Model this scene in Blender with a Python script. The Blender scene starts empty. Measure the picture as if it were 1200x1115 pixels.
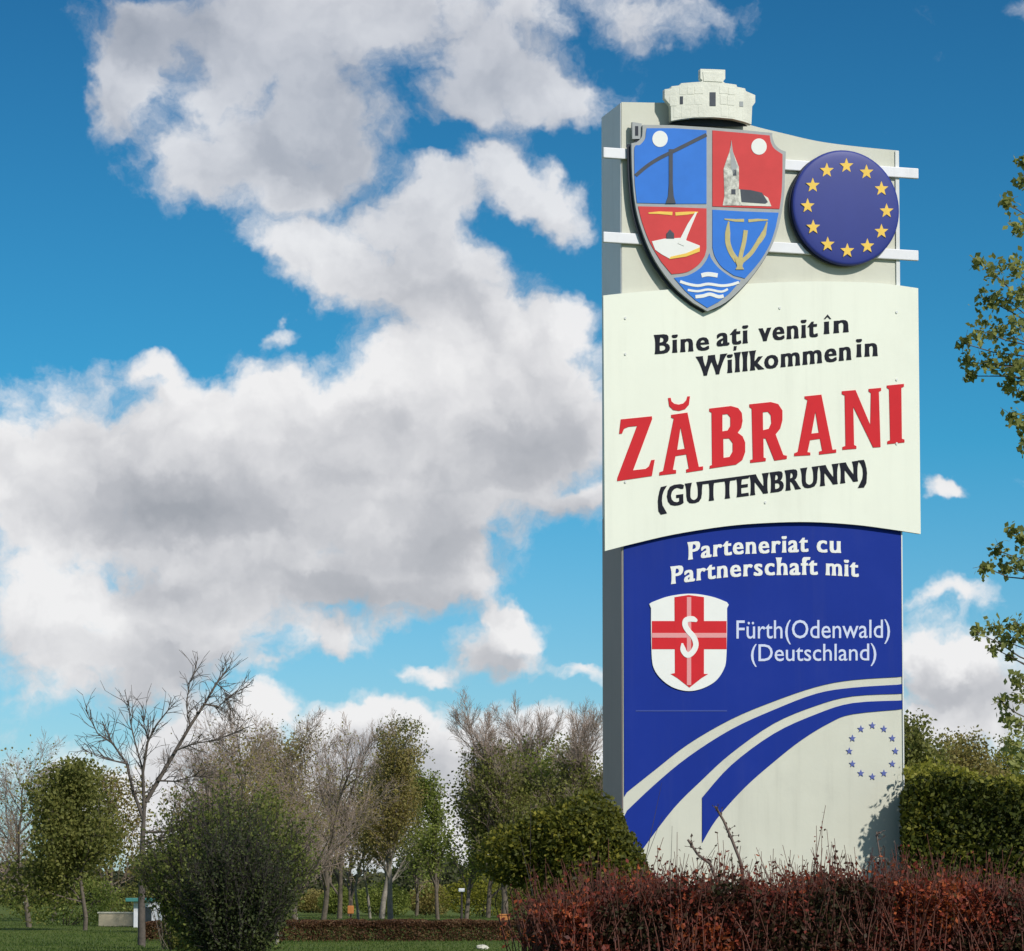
import bpy, math, random
import numpy as np
from mathutils import Vector, Matrix

# ------------------------------------------------------------------ camera
SC = bpy.context.scene
COL = SC.collection
F = 3700.0            # focal length in photo pixels (1200 px wide)
PITCH = math.radians(4.0)
CX, CY = 600.0, 783.0
EYE = 1.6
cam = bpy.data.cameras.new('camera')
cam.sensor_width = 36.0
cam.lens = 36.0 * F / 1200.0
cam.shift_y = (CY - 557.5) / 1200.0
cam.clip_start = 0.1
cam.clip_end = 6000
camo = bpy.data.objects.new('camera', cam)
camo.location = (0, 0, EYE)
camo.rotation_euler = (math.radians(90) + PITCH, 0, 0)
COL.objects.link(camo)
SC.camera = camo

def ray(px, py):
    dx = (px - CX) / F
    dy = (CY - py) / F
    return Vector((dx, math.cos(PITCH) - dy * math.sin(PITCH), math.sin(PITCH) + dy * math.cos(PITCH)))

def at(px, py, Y):
    d = ray(px, py)
    return Vector((0, 0, EYE)) + d * (Y / d.y)

# ------------------------------------------------------------------ light
SUN_EL = math.radians(37)
SUN_AZ = math.radians(180 - 40)
SKY_STRENGTH = 0.10
SUN_DIR = Vector((math.sin(SUN_AZ) * math.cos(SUN_EL), math.cos(SUN_AZ) * math.cos(SUN_EL), math.sin(SUN_EL)))
sl = bpy.data.lights.new('sun', 'SUN')
sl.energy = 3.65
sl.angle = math.radians(1.2)
sl.color = (1.0, 0.95, 0.88)
so = bpy.data.objects.new('sun', sl)
so.rotation_euler = SUN_DIR.to_track_quat('Z', 'Y').to_euler()
so.location = (20, -20, 30)
COL.objects.link(so)
SC.view_settings.view_transform = 'Standard'
SC.view_settings.look = 'None'
SC.view_settings.exposure = 0.0
SC.view_settings.gamma = 1.0

W = bpy.data.worlds.new('World')
SC.world = W
W.use_nodes = True
wt = W.node_tree
for n in list(wt.nodes):
    wt.nodes.remove(n)

class NT:
    """tiny node helper"""
    def __init__(s, tree): s.t = tree
    def n(s, typ, **kw):
        nd = s.t.nodes.new(typ)
        for k, v in kw.items(): setattr(nd, k, v)
        return nd
    def link(s, a, b): s.t.links.new(a, b)
    def setv(s, sock, v):
        if hasattr(v, 'is_output') or isinstance(v, bpy.types.NodeSocket): s.link(v, sock)
        else: sock.default_value = v
    def math(s, op, a, b=0.0, c=0.0, clamp=False):
        nd = s.n('ShaderNodeMath', operation=op, use_clamp=clamp)
        s.setv(nd.inputs[0], a); s.setv(nd.inputs[1], b)
        if op in ('MULTIPLY_ADD', 'SMOOTH_MAX', 'SMOOTH_MIN'): s.setv(nd.inputs[2], c)
        return nd.outputs[0]
    def vmath(s, op, a, b=(0, 0, 0)):
        nd = s.n('ShaderNodeVectorMath', operation=op)
        s.setv(nd.inputs[0], a); s.setv(nd.inputs[1], b)
        return nd.outputs[0]
    def smooth(s, v, lo, hi, o0=0.0, o1=1.0):
        nd = s.n('ShaderNodeMapRange', interpolation_type='SMOOTHSTEP')
        s.setv(nd.inputs[0], v); nd.inputs[1].default_value = lo; nd.inputs[2].default_value = hi
        s.setv(nd.inputs[3], o0); s.setv(nd.inputs[4], o1)
        return nd.outputs[0]
    def noise(s, vec, scale, detail=5, rough=0.5, dist=0.0, color=False):
        nd = s.n('ShaderNodeTexNoise')
        s.link(vec, nd.inputs['Vector']); nd.inputs['Scale'].default_value = scale
        nd.inputs['Detail'].default_value = detail; nd.inputs['Roughness'].default_value = rough
        nd.inputs['Distortion'].default_value = dist
        return nd.outputs['Color'] if color else nd.outputs[0]
    def mix(s, f, a, b, blend='MIX'):
        nd = s.n('ShaderNodeMix', data_type='RGBA', blend_type=blend)
        s.setv(nd.inputs[0], f); s.setv(nd.inputs[6], a); s.setv(nd.inputs[7], b)
        return nd.outputs[2]

def srgb(r, g, b):
    def c(v):
        v /= 255.0
        return v / 12.92 if v <= 0.04045 else ((v + 0.055) / 1.055) ** 2.4
    return (c(r), c(g), c(b), 1.0)

# cloud blobs in the part of the sky the photograph shows: x, y, rx, ry, tilt(deg), weight
BLOBS = [
 (335, 50, 175, 110, 10, 1.0), (430, 20, 120, 90, 0, .95), (230, 200, 85, 52, 0, 1.0), (355, 150, 120, 110, 0, 1.0), (330, 215, 80, 50, 0, .95),
 (190, 25, 95, 60, 0, .95), (150, 80, 60, 100, 0, 1.0), (250, 110, 60, 60, 0, .8),
 (570, 60, 120, 75, 20, .9), (650, 110, 95, 42, 5, 1.0), (555, 110, 60, 60, 0, .8), (610, 20, 90, 50, 0, .8), (770, 12, 110, 45, 5, .66),
 (580, 195, 52, 42, 20, 1.0), (640, 225, 60, 42, 30, 1.0), (670, 250, 40, 30, 30, .8),
 (505, 235, 60, 52, 0, 1.0), (480, 275, 80, 45, 0, 1.0), (350, 295, 75, 42, 10, 1.0), (420, 320, 85, 60, 20, 1.0), (500, 330, 110, 70, 0, 1.0), (330, 400, 32, 18, -30, .7),
 (560, 400, 130, 90, 10, 1.1), (630, 390, 85, 60, 0, 1.0), (500, 425, 80, 70, 0, 1.0), (620, 480, 110, 110, 0, 1.15), (500, 530, 170, 130, 0, 1.25),
 (590, 560, 100, 80, 0, 1.0), (660, 590, 75, 36, -15, .85), (450, 610, 140, 90, 0, 1.1), (660, 500, 60, 70, 0, 1.0),
 (320, 540, 170, 110, 0, 1.25), (210, 530, 120, 90, 0, 1.1), (360, 470, 90, 55, -10, 1.0), (190, 440, 42, 30, 10, .85), (80, 560, 160, 120, 0, 1.1),
 (250, 620, 190, 90, 0, 1.15), (480, 670, 120, 55, 5, 1.05), (360, 680, 150, 60, 5, 1.05), (220, 720, 140, 75, 0, 1.1), (160, 770, 90, 60, 0, 1.0), (380, 745, 90, 32, 5, .9),
 (60, 720, 130, 110, 0, 1.0), 
 (590, 735, 50, 36, 0, 1.15), (572, 768, 58, 26, 0, 1.0), (610, 772, 40, 20, 0, .8), (495, 792, 34, 13, 0, .62), (670, 787, 42, 14, 0, .62),
 (315, 838, 55, 34, -10, 1.05), (250, 870, 120, 60, 0, 1.0), (440, 868, 110, 48, 0, 1.2), (520, 885, 120, 55, 0, 1.15), (640, 880, 120, 50, 0, 1.0), (400, 950, 320, 100, 0, 1.15), (150, 950, 220, 80, 0, 1.0), (700, 960, 280, 90, 0, 1.05), (1100, 940, 260, 100, 0, 1.0),
 (1100, 567, 28, 17, -20, .8), (1110, 700, 70, 16, -5, .62), (1128, 716, 22, 14, 0, .6),
 (1090, 775, 62, 46, 10, 1.15), (1140, 800, 90, 52, 0, 1.15), (1210, 820, 90, 50, 0, 1.0), (1130, 850, 140, 60, 0, 1.0),
]
GREYS = [  # thick, self shaded parts of the clouds
 (410, 140, 120, 120, 0, .75), (310, 190, 90, 60, 0, .35), (175, 20, 110, 60, 0, .9), (330, 60, 120, 80, 0, .45), (560, 80, 120, 70, 10, .4),
 (240, 600, 170, 48, 5, 1.0), (330, 570, 120, 40, 5, .5), (600, 520, 110, 70, -20, .8), (520, 640, 130, 60, 0, .75), (660, 600, 80, 30, 0, .8), (410, 690, 180, 36, 5, .8), (230, 690, 130, 30, 0, .45),
 (500, 340, 110, 60, 0, .35), (210, 790, 130, 50, 0, .7), (470, 500, 60, 40, 0, .45), (590, 775, 70, 26, 0, .6), (1120, 810, 90, 30, 0, .6), (1190, 840, 70, 30, 0, .5), (500, 900, 200, 40, 0, .4), (1085, 800, 30, 40, 0, .5),
]

# the broad cloud shapes as a smooth field over (x, y) = (right, up) tangents, written as a short sum of products of curves
NXG, NYG = 96, 84
TX0, TX1 = -.215, .215
TY0, TY1 = -.045, .345
def grid_dirs():
    tx = np.linspace(TX0, TX1, NXG); ty = np.linspace(TY0, TY1, NYG)
    X, Y = np.meshgrid(tx, ty, indexing='ij')
    # tangent coordinates -> photo pixels
    cp, sp = math.cos(PITCH), math.sin(PITCH)
    zc = cp + Y * sp; yc = -sp + Y * cp
    return CX + F * X / zc, CY - F * yc / zc
GPX, GPY = grid_dirs()
def blob_grid(blobs, grow, ox=0.0, oy=0.0):
    acc = np.zeros_like(GPX)
    for (x, y, rx, ry, rot, w) in blobs:
        r = math.radians(rot); dx = GPX + ox - x; dy = GPY + oy - y
        u = (dx * math.cos(r) + dy * math.sin(r)) / (rx * grow); v = (-dx * math.sin(r) + dy * math.cos(r)) / (ry * grow)
        acc = np.maximum(acc, w * np.clip(1 - np.sqrt(u * u + v * v), 0, 1))
    return acc
def field_nodes(g, cx, cy, grid, rank):
    """grid (x, y) -> node value: sum over k of a_k(x) b_k(y), the a_k and b_k are RGB curves"""
    U, S_, Vt = np.linalg.svd(grid, full_matrices=False)
    acc = None
    for k in range(0, rank, 3):
        outs = []
        scale = 1.0
        for M_, coord in ((U[:, k:k + 3] * np.sqrt(S_[k:k + 3]), cx), (Vt[k:k + 3].T * np.sqrt(S_[k:k + 3])[None], cy)):
            mx = np.abs(M_).max(); scale *= mx
            nd = g.n('ShaderNodeRGBCurve'); mp = nd.mapping; mp.use_clip = False
            for ch in range(3):
                c_ = mp.curves[ch]; vals = .5 + .5 * M_[:, ch] / mx
                n_ = len(vals)
                while len(c_.points) < n_: c_.points.new(.5, .5)
                for i in range(n_): c_.points[i].location = (i / (n_ - 1), float(vals[i]))
            mp.update()
            g.link(coord, nd.inputs['Color'])
            v = g.n('ShaderNodeVectorMath', operation='MULTIPLY_ADD'); g.link(nd.outputs[0], v.inputs[0]); v.inputs[1].default_value = (2, 2, 2); v.inputs[2].default_value = (-1, -1, -1)
            outs.append(v.outputs[0])
        d = g.n('ShaderNodeVectorMath', operation='DOT_PRODUCT'); g.link(outs[0], d.inputs[0]); g.link(outs[1], d.inputs[1])
        t_ = g.math('MULTIPLY', d.outputs['Value'], float(scale))
        acc = t_ if acc is None else g.math('ADD', acc, t_)
    return acc

w = NT(wt)
tc = w.n('ShaderNodeTexCoord')
P = tc.outputs['Generated']
sky = w.n('ShaderNodeTexSky', sky_type='NISHITA')
sky.sun_disc = False
sky.sun_elevation = SUN_EL
sky.sun_rotation = SUN_AZ
sky.altitude = 100
sky.air_density = 1.0
sky.dust_density = 0.4
sky.ozone_density = 1.5
sep = w.n('ShaderNodeSeparateXYZ'); w.link(P, sep.inputs[0])
ramp = w.n('ShaderNodeValToRGB')
w.link(sep.outputs[2], ramp.inputs[0])
cr = ramp.color_ramp
cr.elements[0].position = 0.0; cr.elements[0].color = (0.62, 0.86, 1.18, 1)
cr.elements[1].position = 0.30; cr.elements[1].color = (0.09, 0.43, .66, 1)
e = cr.elements.new(0.14); e.color = (0.15, 0.68, .93, 1)
skyc = w.mix(1.0, sky.outputs[0], ramp.outputs[0], 'MULTIPLY')

warp = w.noise(P, 30, 5, .6, color=True)
warp = w.vmath('SUBTRACT', warp, (.5, .5, .5))
warp = w.vmath('MULTIPLY', warp, (.034, .034, .034))
pw = w.vmath('ADD', P, warp)
sp_ = w.n('ShaderNodeSeparateXYZ'); w.link(pw, sp_.inputs[0])
yy = w.math('MAXIMUM', sp_.outputs[1], .05)
cx_ = w.math('MULTIPLY_ADD', w.math('DIVIDE', sp_.outputs[0], yy), 1 / (TX1 - TX0), -TX0 / (TX1 - TX0), clamp=True)
cy_ = w.math('MULTIPLY_ADD', w.math('DIVIDE', sp_.outputs[2], yy), 1 / (TY1 - TY0), -TY0 / (TY1 - TY0), clamp=True)
GRID_M = blob_grid(BLOBS, 1.45)
GRID_O = blob_grid(BLOBS, 1.45, 14, -34)
GRID_G = blob_grid(GREYS, 1.35)
Mi = field_nodes(w, cx_, cy_, GRID_M, 18)
Mo = field_nodes(w, cx_, cy_, GRID_O, 9)
Gi = field_nodes(w, cx_, cy_, GRID_G, 9)
fr = w.n('ShaderNodeMapping', vector_type='TEXTURE')
w.link(P, fr.inputs['Vector'])
fr.inputs['Location'].default_value = ray(600, 450).normalized()
fr.inputs['Scale'].default_value = (780 / F, 1.5, 780 / F)
fg = w.n('ShaderNodeTexGradient', gradient_type='SPHERICAL'); w.link(fr.outputs[0], fg.inputs[0])
wf = w.smooth(fg.outputs[1], 0.0, 0.18)
gen = w.math('MULTIPLY_ADD', w.noise(P, 3.2, 3, .5), 2.2, -0.85)
def fmix(f_, a_, b_):
    nd = w.n('ShaderNodeMix', data_type='FLOAT')
    w.link(f_, nd.inputs[0]); w.link(a_, nd.inputs[2]); w.link(b_, nd.inputs[3])
    return nd.outputs[0]
n1 = w.noise(pw, 44, 9, .60)
r1 = w.noise(pw, 24, 4, .5)
r2 = w.noise(w.vmath('ADD', pw, (.0045, 0, .0095)), 24, 4, .5)
vo = w.n('ShaderNodeTexVoronoi', feature='F1'); w.link(pw, vo.inputs['Vector']); vo.inputs['Scale'].default_value = 60
puff = w.math('MULTIPLY', w.math('SUBTRACT', .42, vo.outputs['Distance']), .30)
fa = w.math('ADD', w.math('ADD', fmix(wf, gen, Mi), w.math('MULTIPLY', w.math('SUBTRACT', n1, .5), 1.0)), puff)
alpha = w.smooth(fa, .16, .60)
alpha = w.math('MULTIPLY', alpha, w.smooth(sep.outputs[2], .16, .26, 1.0, .80))
over = w.smooth(fmix(wf, gen, Mo), .05, .9)
relief = w.math('SUBTRACT', r2, r1)
sh = w.math('ADD', w.math('MULTIPLY', relief, 1.15), w.math('MULTIPLY', w.math('MULTIPLY', Gi, wf), .62))
sh = w.math('ADD', sh, w.math('MULTIPLY', over, .30))
sh = w.math('ADD', sh, w.math('MULTIPLY', w.smooth(w.noise(P, 20, 3, .5), .3, .7), .10))
sh = w.math('ADD', sh, w.math('MULTIPLY', w.smooth(fa, .17, .46 + .2), -.12))
sh = w.math('ADD', sh, -.02)
cramp = w.n('ShaderNodeValToRGB'); w.link(sh, cramp.inputs[0])
c = cramp.color_ramp
c.elements[0].position = 0.0; c.elements[0].color = (8.9, 8.8, 8.8, 1)
c.elements[1].position = 1.0; c.elements[1].color = (3.3, 3.45, 3.8, 1)
e = c.elements.new(.22); e.color = (7.3, 7.25, 7.4, 1)
e = c.elements.new(.5); e.color = (5.15, 5.2, 5.5, 1)
final = w.mix(w.math('MULTIPLY', alpha, .97), skyc, cramp.outputs[0])
bg = w.n('ShaderNodeBackground'); w.link(final, bg.inputs[0]); bg.inputs[1].default_value = SKY_STRENGTH
wo = w.n('ShaderNodeOutputWorld'); w.link(bg.outputs[0], wo.inputs[0])
W.cycles.sampling_method = 'MANUAL'
W.cycles.sample_map_resolution = 512

# ------------------------------------------------------------------ materials
def mat(name, col, rough=.6, noise=0.0, nscale=8.0, bump=0.0, bscale=60.0, metal=0.0, spec=.5, dirt=None, dscale=3.0, streak=0.0):
    m = bpy.data.materials.new(name); m.use_nodes = True
    t = NT(m.node_tree); b = m.node_tree.nodes['Principled BSDF']
    b.inputs['Roughness'].default_value = rough; b.inputs['Metallic'].default_value = metal
    b.inputs['Specular IOR Level'].default_value = spec
    tcn = t.n('ShaderNodeTexCoord')
    base = tuple(col[:3]) + (1,)
    out = None
    if noise:
        nz = t.noise(tcn.outputs['Object'], nscale, 6, .6)
        v = t.smooth(nz, .25, .75, 1 - noise, 1 + noise)
        out = t.mix(1.0, base, t_comb(t, v), 'MULTIPLY')
    if dirt:
        nz = t.noise(tcn.outputs['Object'], dscale, 8, .65)
        fz = t.smooth(nz, .5, .8, 0.0, dirt[3])
        out = t.mix(fz, out if out is not None else base, tuple(dirt[:3]) + (1,))
    if streak:
        mp = t.n('ShaderNodeMapping'); t.link(tcn.outputs['Object'], mp.inputs[0]); mp.inputs['Scale'].default_value = (1, 1, .06)
        nz = t.noise(mp.outputs[0], 14, 7, .65); nz2 = t.noise(tcn.outputs['Object'], 1.3, 4, .6)
        v = t.math('MULTIPLY', t.smooth(nz, .48, .75), t.smooth(nz2, .35, .65, .3, 1.0))
        out = t.mix(t.math('MULTIPLY', v, streak), out if out is not None else base, (.17, .17, .13, 1))
    if out is not None: t.link(out, b.inputs['Base Color'])
    else: b.inputs['Base Color'].default_value = base
    if bump:
        bn = t.n('ShaderNodeBump'); bn.inputs['Strength'].default_value = bump; bn.inputs['Distance'].default_value = .01
        t.link(t.noise(tcn.outputs['Object'], bscale, 4, .6), bn.inputs['Height'])
        t.link(bn.outputs[0], b.inputs['Normal'])
    return m

def t_comb(t, v):
    nd = t.n('ShaderNodeCombineColor')
    for i in range(3): t.link(v, nd.inputs[i])
    return nd.outputs[0]

def leafmat(name, cols, rough=.6, trans=.35, vary=0.35, nscale=1.5):
    """cols: list of (position, rgb) sampled at random per leaf"""
    m = bpy.data.materials.new(name); m.use_nodes = True
    t = NT(m.node_tree); b = m.node_tree.nodes['Principled BSDF']; out = m.node_tree.nodes['Material Output']
    ge = t.n('ShaderNodeNewGeometry'); tcn = t.n('ShaderNodeTexCoord')
    r = t.n('ShaderNodeValToRGB')
    mixv = t.math('ADD', t.math('MULTIPLY', ge.outputs['Random Per Island'], 1 - vary),
                  t.math('MULTIPLY', t.smooth(t.noise(tcn.outputs['Object'], nscale, 3, .5), .3, .7), vary))
    t.link(mixv, r.inputs[0])
    els = r.color_ramp.elements
    els[0].position = cols[0][0]; els[0].color = tuple(cols[0][1]) + (1,)
    els[1].position = cols[-1][0]; els[1].color = tuple(cols[-1][1]) + (1,)
    for pz, cc in cols[1:-1]:
        e = els.new(pz); e.color = tuple(cc) + (1,)
    t.link(r.outputs[0], b.inputs['Base Color'])
    b.inputs['Roughness'].default_value = rough
    b.inputs['Specular IOR Level'].default_value = .3
    tr = t.n('ShaderNodeBsdfTranslucent'); t.link(r.outputs[0], tr.inputs[0])
    mx = t.n('ShaderNodeMixShader'); mx.inputs[0].default_value = trans
    t.link(b.outputs[0], mx.inputs[1]); t.link(tr.outputs[0], mx.inputs[2]); t.link(mx.outputs[0], out.inputs[0])
    return m

MAT = {
 'body': mat('aged_cream_metal', srgb(206, 206, 190), .55, .04, 3, .05, 40, dirt=(.30, .30, .27, .25), dscale=2.5, streak=.16),
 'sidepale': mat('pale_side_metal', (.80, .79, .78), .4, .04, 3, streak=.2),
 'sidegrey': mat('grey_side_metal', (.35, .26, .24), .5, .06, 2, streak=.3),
 'trim': mat('pale_trim_metal', (.72, .73, .70), .35, .03),
 'board': mat('cream_board', (.82, .845, .72), .5, .02, 2, .02, 30, dirt=(.62, .63, .52, .25), dscale=1.6, streak=.09),
 'bar': mat('white_steel_bar', (.82, .82, .84), .35, .03, streak=.15),
 'blue': mat('blue_film', (.007, .030, .270), .55, .06, 2, .02, 20, dirt=(.03, .05, .26, .35), dscale=2, spec=0.12, streak=.05),
 'eublue': mat('disc_blue', (.032, .048, .250), .46, .05, 4, spec=0.32),
 'starblue': mat('faded_blue_print', (.11, .14, .38), .5, spec=0.2),
 'gold': mat('gold_yellow', (.86, .56, .07), .4, .06, 20),
 'olive_gold': mat('dull_gold_print', (.50, .42, .16), .5, .1, 30),
 'red': mat('red_print', (.62, .022, .030), .45, .05, 6, spec=0.15),
 'crestred': mat('crest_red', (.64, .058, .058), .42, .06, 8, spec=0.2),
 'crestblue': mat('crest_blue', (.035, .19, .66), .42, .06, 8, spec=0.2),
 'silver': mat('grey_silver_rim', (.34, .36, .36), .45, .06, 20),
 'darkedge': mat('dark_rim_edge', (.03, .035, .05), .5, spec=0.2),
 'white': mat('white_print', (.82, .83, .79), .5, .02, spec=0.2),
 'pink': mat('pale_red_line', (.74, .30, .30), .5),
 'black': mat('black_print', (.012, .013, .022), .45, .05, 10, spec=0.12),
 'lav': mat('pale_blue_white_print', (.60, .66, .84), .5),
 'well': mat('dark_grey_print', (.07, .08, .10), .5, .1, 20, spec=0.2),
 'crown': mat('cream_stone_paint', (.74, .74, .64), .6, .06, 14, .2, 50, streak=.3),
 'churchstone': mat('mottled_church_stone', (.52, .52, .46), .7, .5, 45),
 'seam': mat('seam_line', (.03, .06, .30), .4),
 'bark': mat('grey_brown_bark', (.13, .105, .08), .9, .35, 6, .6, 25),
 'palebark': mat('pale_bark', (.26, .23, .19), .9, .3, 4, .4, 20),
 'greybark': mat('weathered_bark', (.10, .082, .068), .9, .3, 6, .5, 25),
 'darkbark': mat('dark_bark', (.045, .036, .032), .9, .3, 6, .5, 25),
 'twig': mat('pinkish_brown_twig', (.34, .26, .21), .9, .3, .6),
 'redtwig': mat('red_brown_twig', (.115, .038, .024), .8, .3, 3),
 'dry': mat('dry_stalk', (.15, .11, .09), .9, .3, 12, .3, 60),
 'orange': mat('orange_brown_paint', (.50, .19, .05), .6, .12, 5),
 'whitewall': mat('white_plaster', (.75, .76, .80), .8, .05, 2),
 'teal': mat('teal_sheet_roof', (.05, .22, .20), .6, .1, 2),
 'stone': mat('pale_stone', (.55, .53, .44), .9, .15, 5, .5, 20),
 'glass': mat('dark_window_glass', (.03, .04, .05), .1),
 'beigewall': mat('beige_plaster', (.48, .42, .30), .9, .1, 1),
}

# ------------------------------------------------------------------ mesh helpers
def link(o, parent=None):
    COL.objects.link(o)
    if parent is not None: o.parent = parent
    return o

def mesh_np(name, V, Fc, m, parent=None, smooth=False):
    """V (n,3); Fc (k, s) one face size"""
    V = np.ascontiguousarray(V, dtype=np.float32); Fc = np.ascontiguousarray(Fc, dtype=np.int32)
    me = bpy.data.meshes.new(name)
    me.vertices.add(len(V)); me.vertices.foreach_set('co', V.ravel())
    k, s = Fc.shape
    me.loops.add(k * s); me.loops.foreach_set('vertex_index', Fc.ravel())
    me.polygons.add(k); me.polygons.foreach_set('loop_start', np.arange(0, k * s, s, dtype=np.int32))
    me.polygons.foreach_set('loop_total', np.full(k, s, dtype=np.int32))
    if smooth: me.polygons.foreach_set('use_smooth', np.ones(k, dtype=bool))
    me.update(calc_edges=True)
    me.materials.append(m)
    return link(bpy.data.objects.new(name, me), parent)

def mesh_py(name, V, Fc, m, parent=None):
    me = bpy.data.meshes.new(name)
    me.from_pydata([tuple(v) for v in V], [], Fc); me.materials.append(m)
    me.update()
    return link(bpy.data.objects.new(name, me), parent)

def empty(name, loc, label=None, cat=None, group=None, rz=0):
    o = bpy.data.objects.new(name, None); o.empty_display_size = .3
    o.location = loc; o.rotation_euler = (0, 0, rz)
    COL.objects.link(o)
    if label: o['label'] = label
    if cat: o['category'] = cat
    if group: o['group'] = group
    return o

def bevel(o, w, seg=2):
    b = o.modifiers.new('bevel', 'BEVEL'); b.width = w; b.segments = seg; b.limit_method = 'ANGLE'
    return o

def box(name, lo, hi, m, parent=None, bev=0):
    x0, y0, z0 = lo; x1, y1, z1 = hi
    V = [(x0, y0, z0), (x1, y0, z0), (x1, y1, z0), (x0, y1, z0), (x0, y0, z1), (x1, y0, z1), (x1, y1, z1), (x0, y1, z1)]
    Fq = [(0, 3, 2, 1), (4, 5, 6, 7), (0, 1, 5, 4), (1, 2, 6, 5), (2, 3, 7, 6), (3, 0, 4, 7)]
    o = mesh_py(name, V, Fq, m, parent)
    if bev: bevel(o, bev)
    return o

# ------------------------------------------------------------------ the sign's own plane
D = 15.0
TH = math.radians(16)
A = at(730, 1000, D); A.z = 0
UX = Vector((math.cos(TH), math.sin(TH), 0))
NX = Vector((math.sin(TH), -math.cos(TH), 0))
O0 = Vector((0, 0, EYE))

def loc(px, py, off=0.0):
    """point of the sign (u, z) seen at this place of the photograph, on the plane `off` in front of the face"""
    d = ray(px, py)
    t = (A + NX * off - O0).dot(NX) / d.dot(NX)
    q = O0 + d * t - A
    return (q.dot(UX), q.z)

sign = empty('welcome_sign', (A.x, A.y, 0), 'tall blue and cream welcome sign reading ZĂBRANI, behind the red hedge', 'welcome sign', rz=TH)

def curve_mesh(splines, ext=0.0):
    """2D outlines (holes allowed) filled and extruded; verts in x,y, thickness z +-ext"""
    cu = bpy.data.curves.new('tmp', 'CURVE'); cu.dimensions = '2D'; cu.fill_mode = 'BOTH'; cu.extrude = ext
    for pts in splines:
        s = cu.splines.new('POLY'); s.points.add(len(pts) - 1)
        for i, q in enumerate(pts): s.points[i].co = (q[0], q[1], 0, 1)
        s.use_cyclic_u = True
    return to_mesh(cu)

def to_mesh(cu):
    o = bpy.data.objects.new('tmp', cu); COL.objects.link(o)
    dg = bpy.context.evaluated_depsgraph_get(); dg.update()
    me = bpy.data.meshes.new_from_object(o.evaluated_get(dg), depsgraph=dg)
    bpy.data.objects.remove(o); bpy.data.curves.remove(cu)
    return me

def plate(name, outlines, off0, off1, m, parent=None, label=None, px=True, bev=0):
    """flat piece of the sign: outline(s), back at off0 and front at off1"""
    if outlines and not isinstance(outlines[0][0], (tuple, list)): outlines = [outlines]
    pts = [[loc(q[0], q[1], off1) if px else q for q in o_] for o_ in outlines]
    h = (off1 - off0) / 2
    me = curve_mesh(pts, h)
    me.materials.clear(); me.materials.append(m)
    n = len(me.vertices); co = np.zeros(n * 3, dtype=np.float32); me.vertices.foreach_get('co', co); co = co.reshape(-1, 3)
    new = np.stack([co[:, 0], -(off0 + h) - co[:, 2], co[:, 1]], 1)
    me.vertices.foreach_set('co', new.astype(np.float32).ravel()); me.update()
    me.name = name
    o = link(bpy.data.objects.new(name, me), parent or sign)
    if label: o['label'] = label
    if bev: bevel(o, bev)
    return o

def stroke(pts, wd):
    """polyline -> outline polygon of width wd (px)"""
    L, R = [], []
    n = len(pts)
    for i in range(n):
        a = pts[max(i - 1, 0)]; b = pts[min(i + 1, n - 1)]
        dx, dy = b[0] - a[0], b[1] - a[1]; l = math.hypot(dx, dy) or 1
        ww = wd[i] if isinstance(wd, (list, tuple)) else wd
        nx, ny = -dy / l * ww / 2, dx / l * ww / 2
        L.append((pts[i][0] + nx, pts[i][1] + ny)); R.append((pts[i][0] - nx, pts[i][1] - ny))
    return L + R[::-1]

def circle(cx, cy, rx, ry=None, n=40):
    ry = ry or rx
    return [(cx + rx * math.cos(2 * math.pi * i / n), cy + ry * math.sin(2 * math.pi * i / n)) for i in range(n)]

def star(cx, cy, r, n=5):
    return [(cx + (r if i % 2 == 0 else r * .42) * math.sin(math.pi * i / n) * .94, cy - (r if i % 2 == 0 else r * .42) * math.cos(math.pi * i / n)) for i in range(2 * n)]

def sm(pts, k=4):
    """smooth an open polyline with Catmull-Rom"""
    out = []
    n = len(pts)
    for i in range(n - 1):
        p0 = pts[max(i - 1, 0)]; p1 = pts[i]; p2 = pts[i + 1]; p3 = pts[min(i + 2, n - 1)]
        for j in range(k):
            t = j / k
            out.append(tuple(.5 * (2 * p1[a] + (p2[a] - p0[a]) * t + (2 * p0[a] - 5 * p1[a] + 4 * p2[a] - p3[a]) * t * t + (3 * p1[a] - p0[a] - 3 * p2[a] + p3[a]) * t ** 3) for a in (0, 1)))
    out.append(pts[-1])
    return out

# body (goes down to the ground)
BT = .31
uL = loc(730, 800)[0]; uR = loc(1057, 600)[0]
top = sm([(730, 120), (760, 120.5), (800, 122), (840, 134), (880, 147), (920, 157), (960, 166), (1005, 172), (1055, 177)])
topu = [loc(x, y) for x, y in top]
topu[0] = (uL, topu[0][1]); topu[-1] = (uR, topu[-1][1])
zlow = -.1
body = plate('body', [topu + [(uR, zlow), (uL, zlow)]], -BT, 0, MAT['body'], px=False, bev=.006)
# right-hand corner trim and left-hand one
zt = topu[-1][1]
zmid = loc(1057, 606)[1]
plate('edge_trim', [(uR - .022, zt - .004), (uR - .003, zt - .004), (uR - .003, zmid), (uR - .022, zmid)], 0.0, .008, MAT['trim'], px=False)
plate('edge_trim', [(uR - .008, zmid - .002), (uR - .002, zmid - .002), (uR - .002, .05), (uR - .008, .05)], 0.0, .007, MAT['trim'], px=False)

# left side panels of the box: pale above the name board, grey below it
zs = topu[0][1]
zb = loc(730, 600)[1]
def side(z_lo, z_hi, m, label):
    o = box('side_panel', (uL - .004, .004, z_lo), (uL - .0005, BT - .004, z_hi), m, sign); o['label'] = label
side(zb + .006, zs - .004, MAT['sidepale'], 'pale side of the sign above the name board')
side(.02, zb, MAT['sidegrey'], 'grey side of the sign below the name board')

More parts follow.
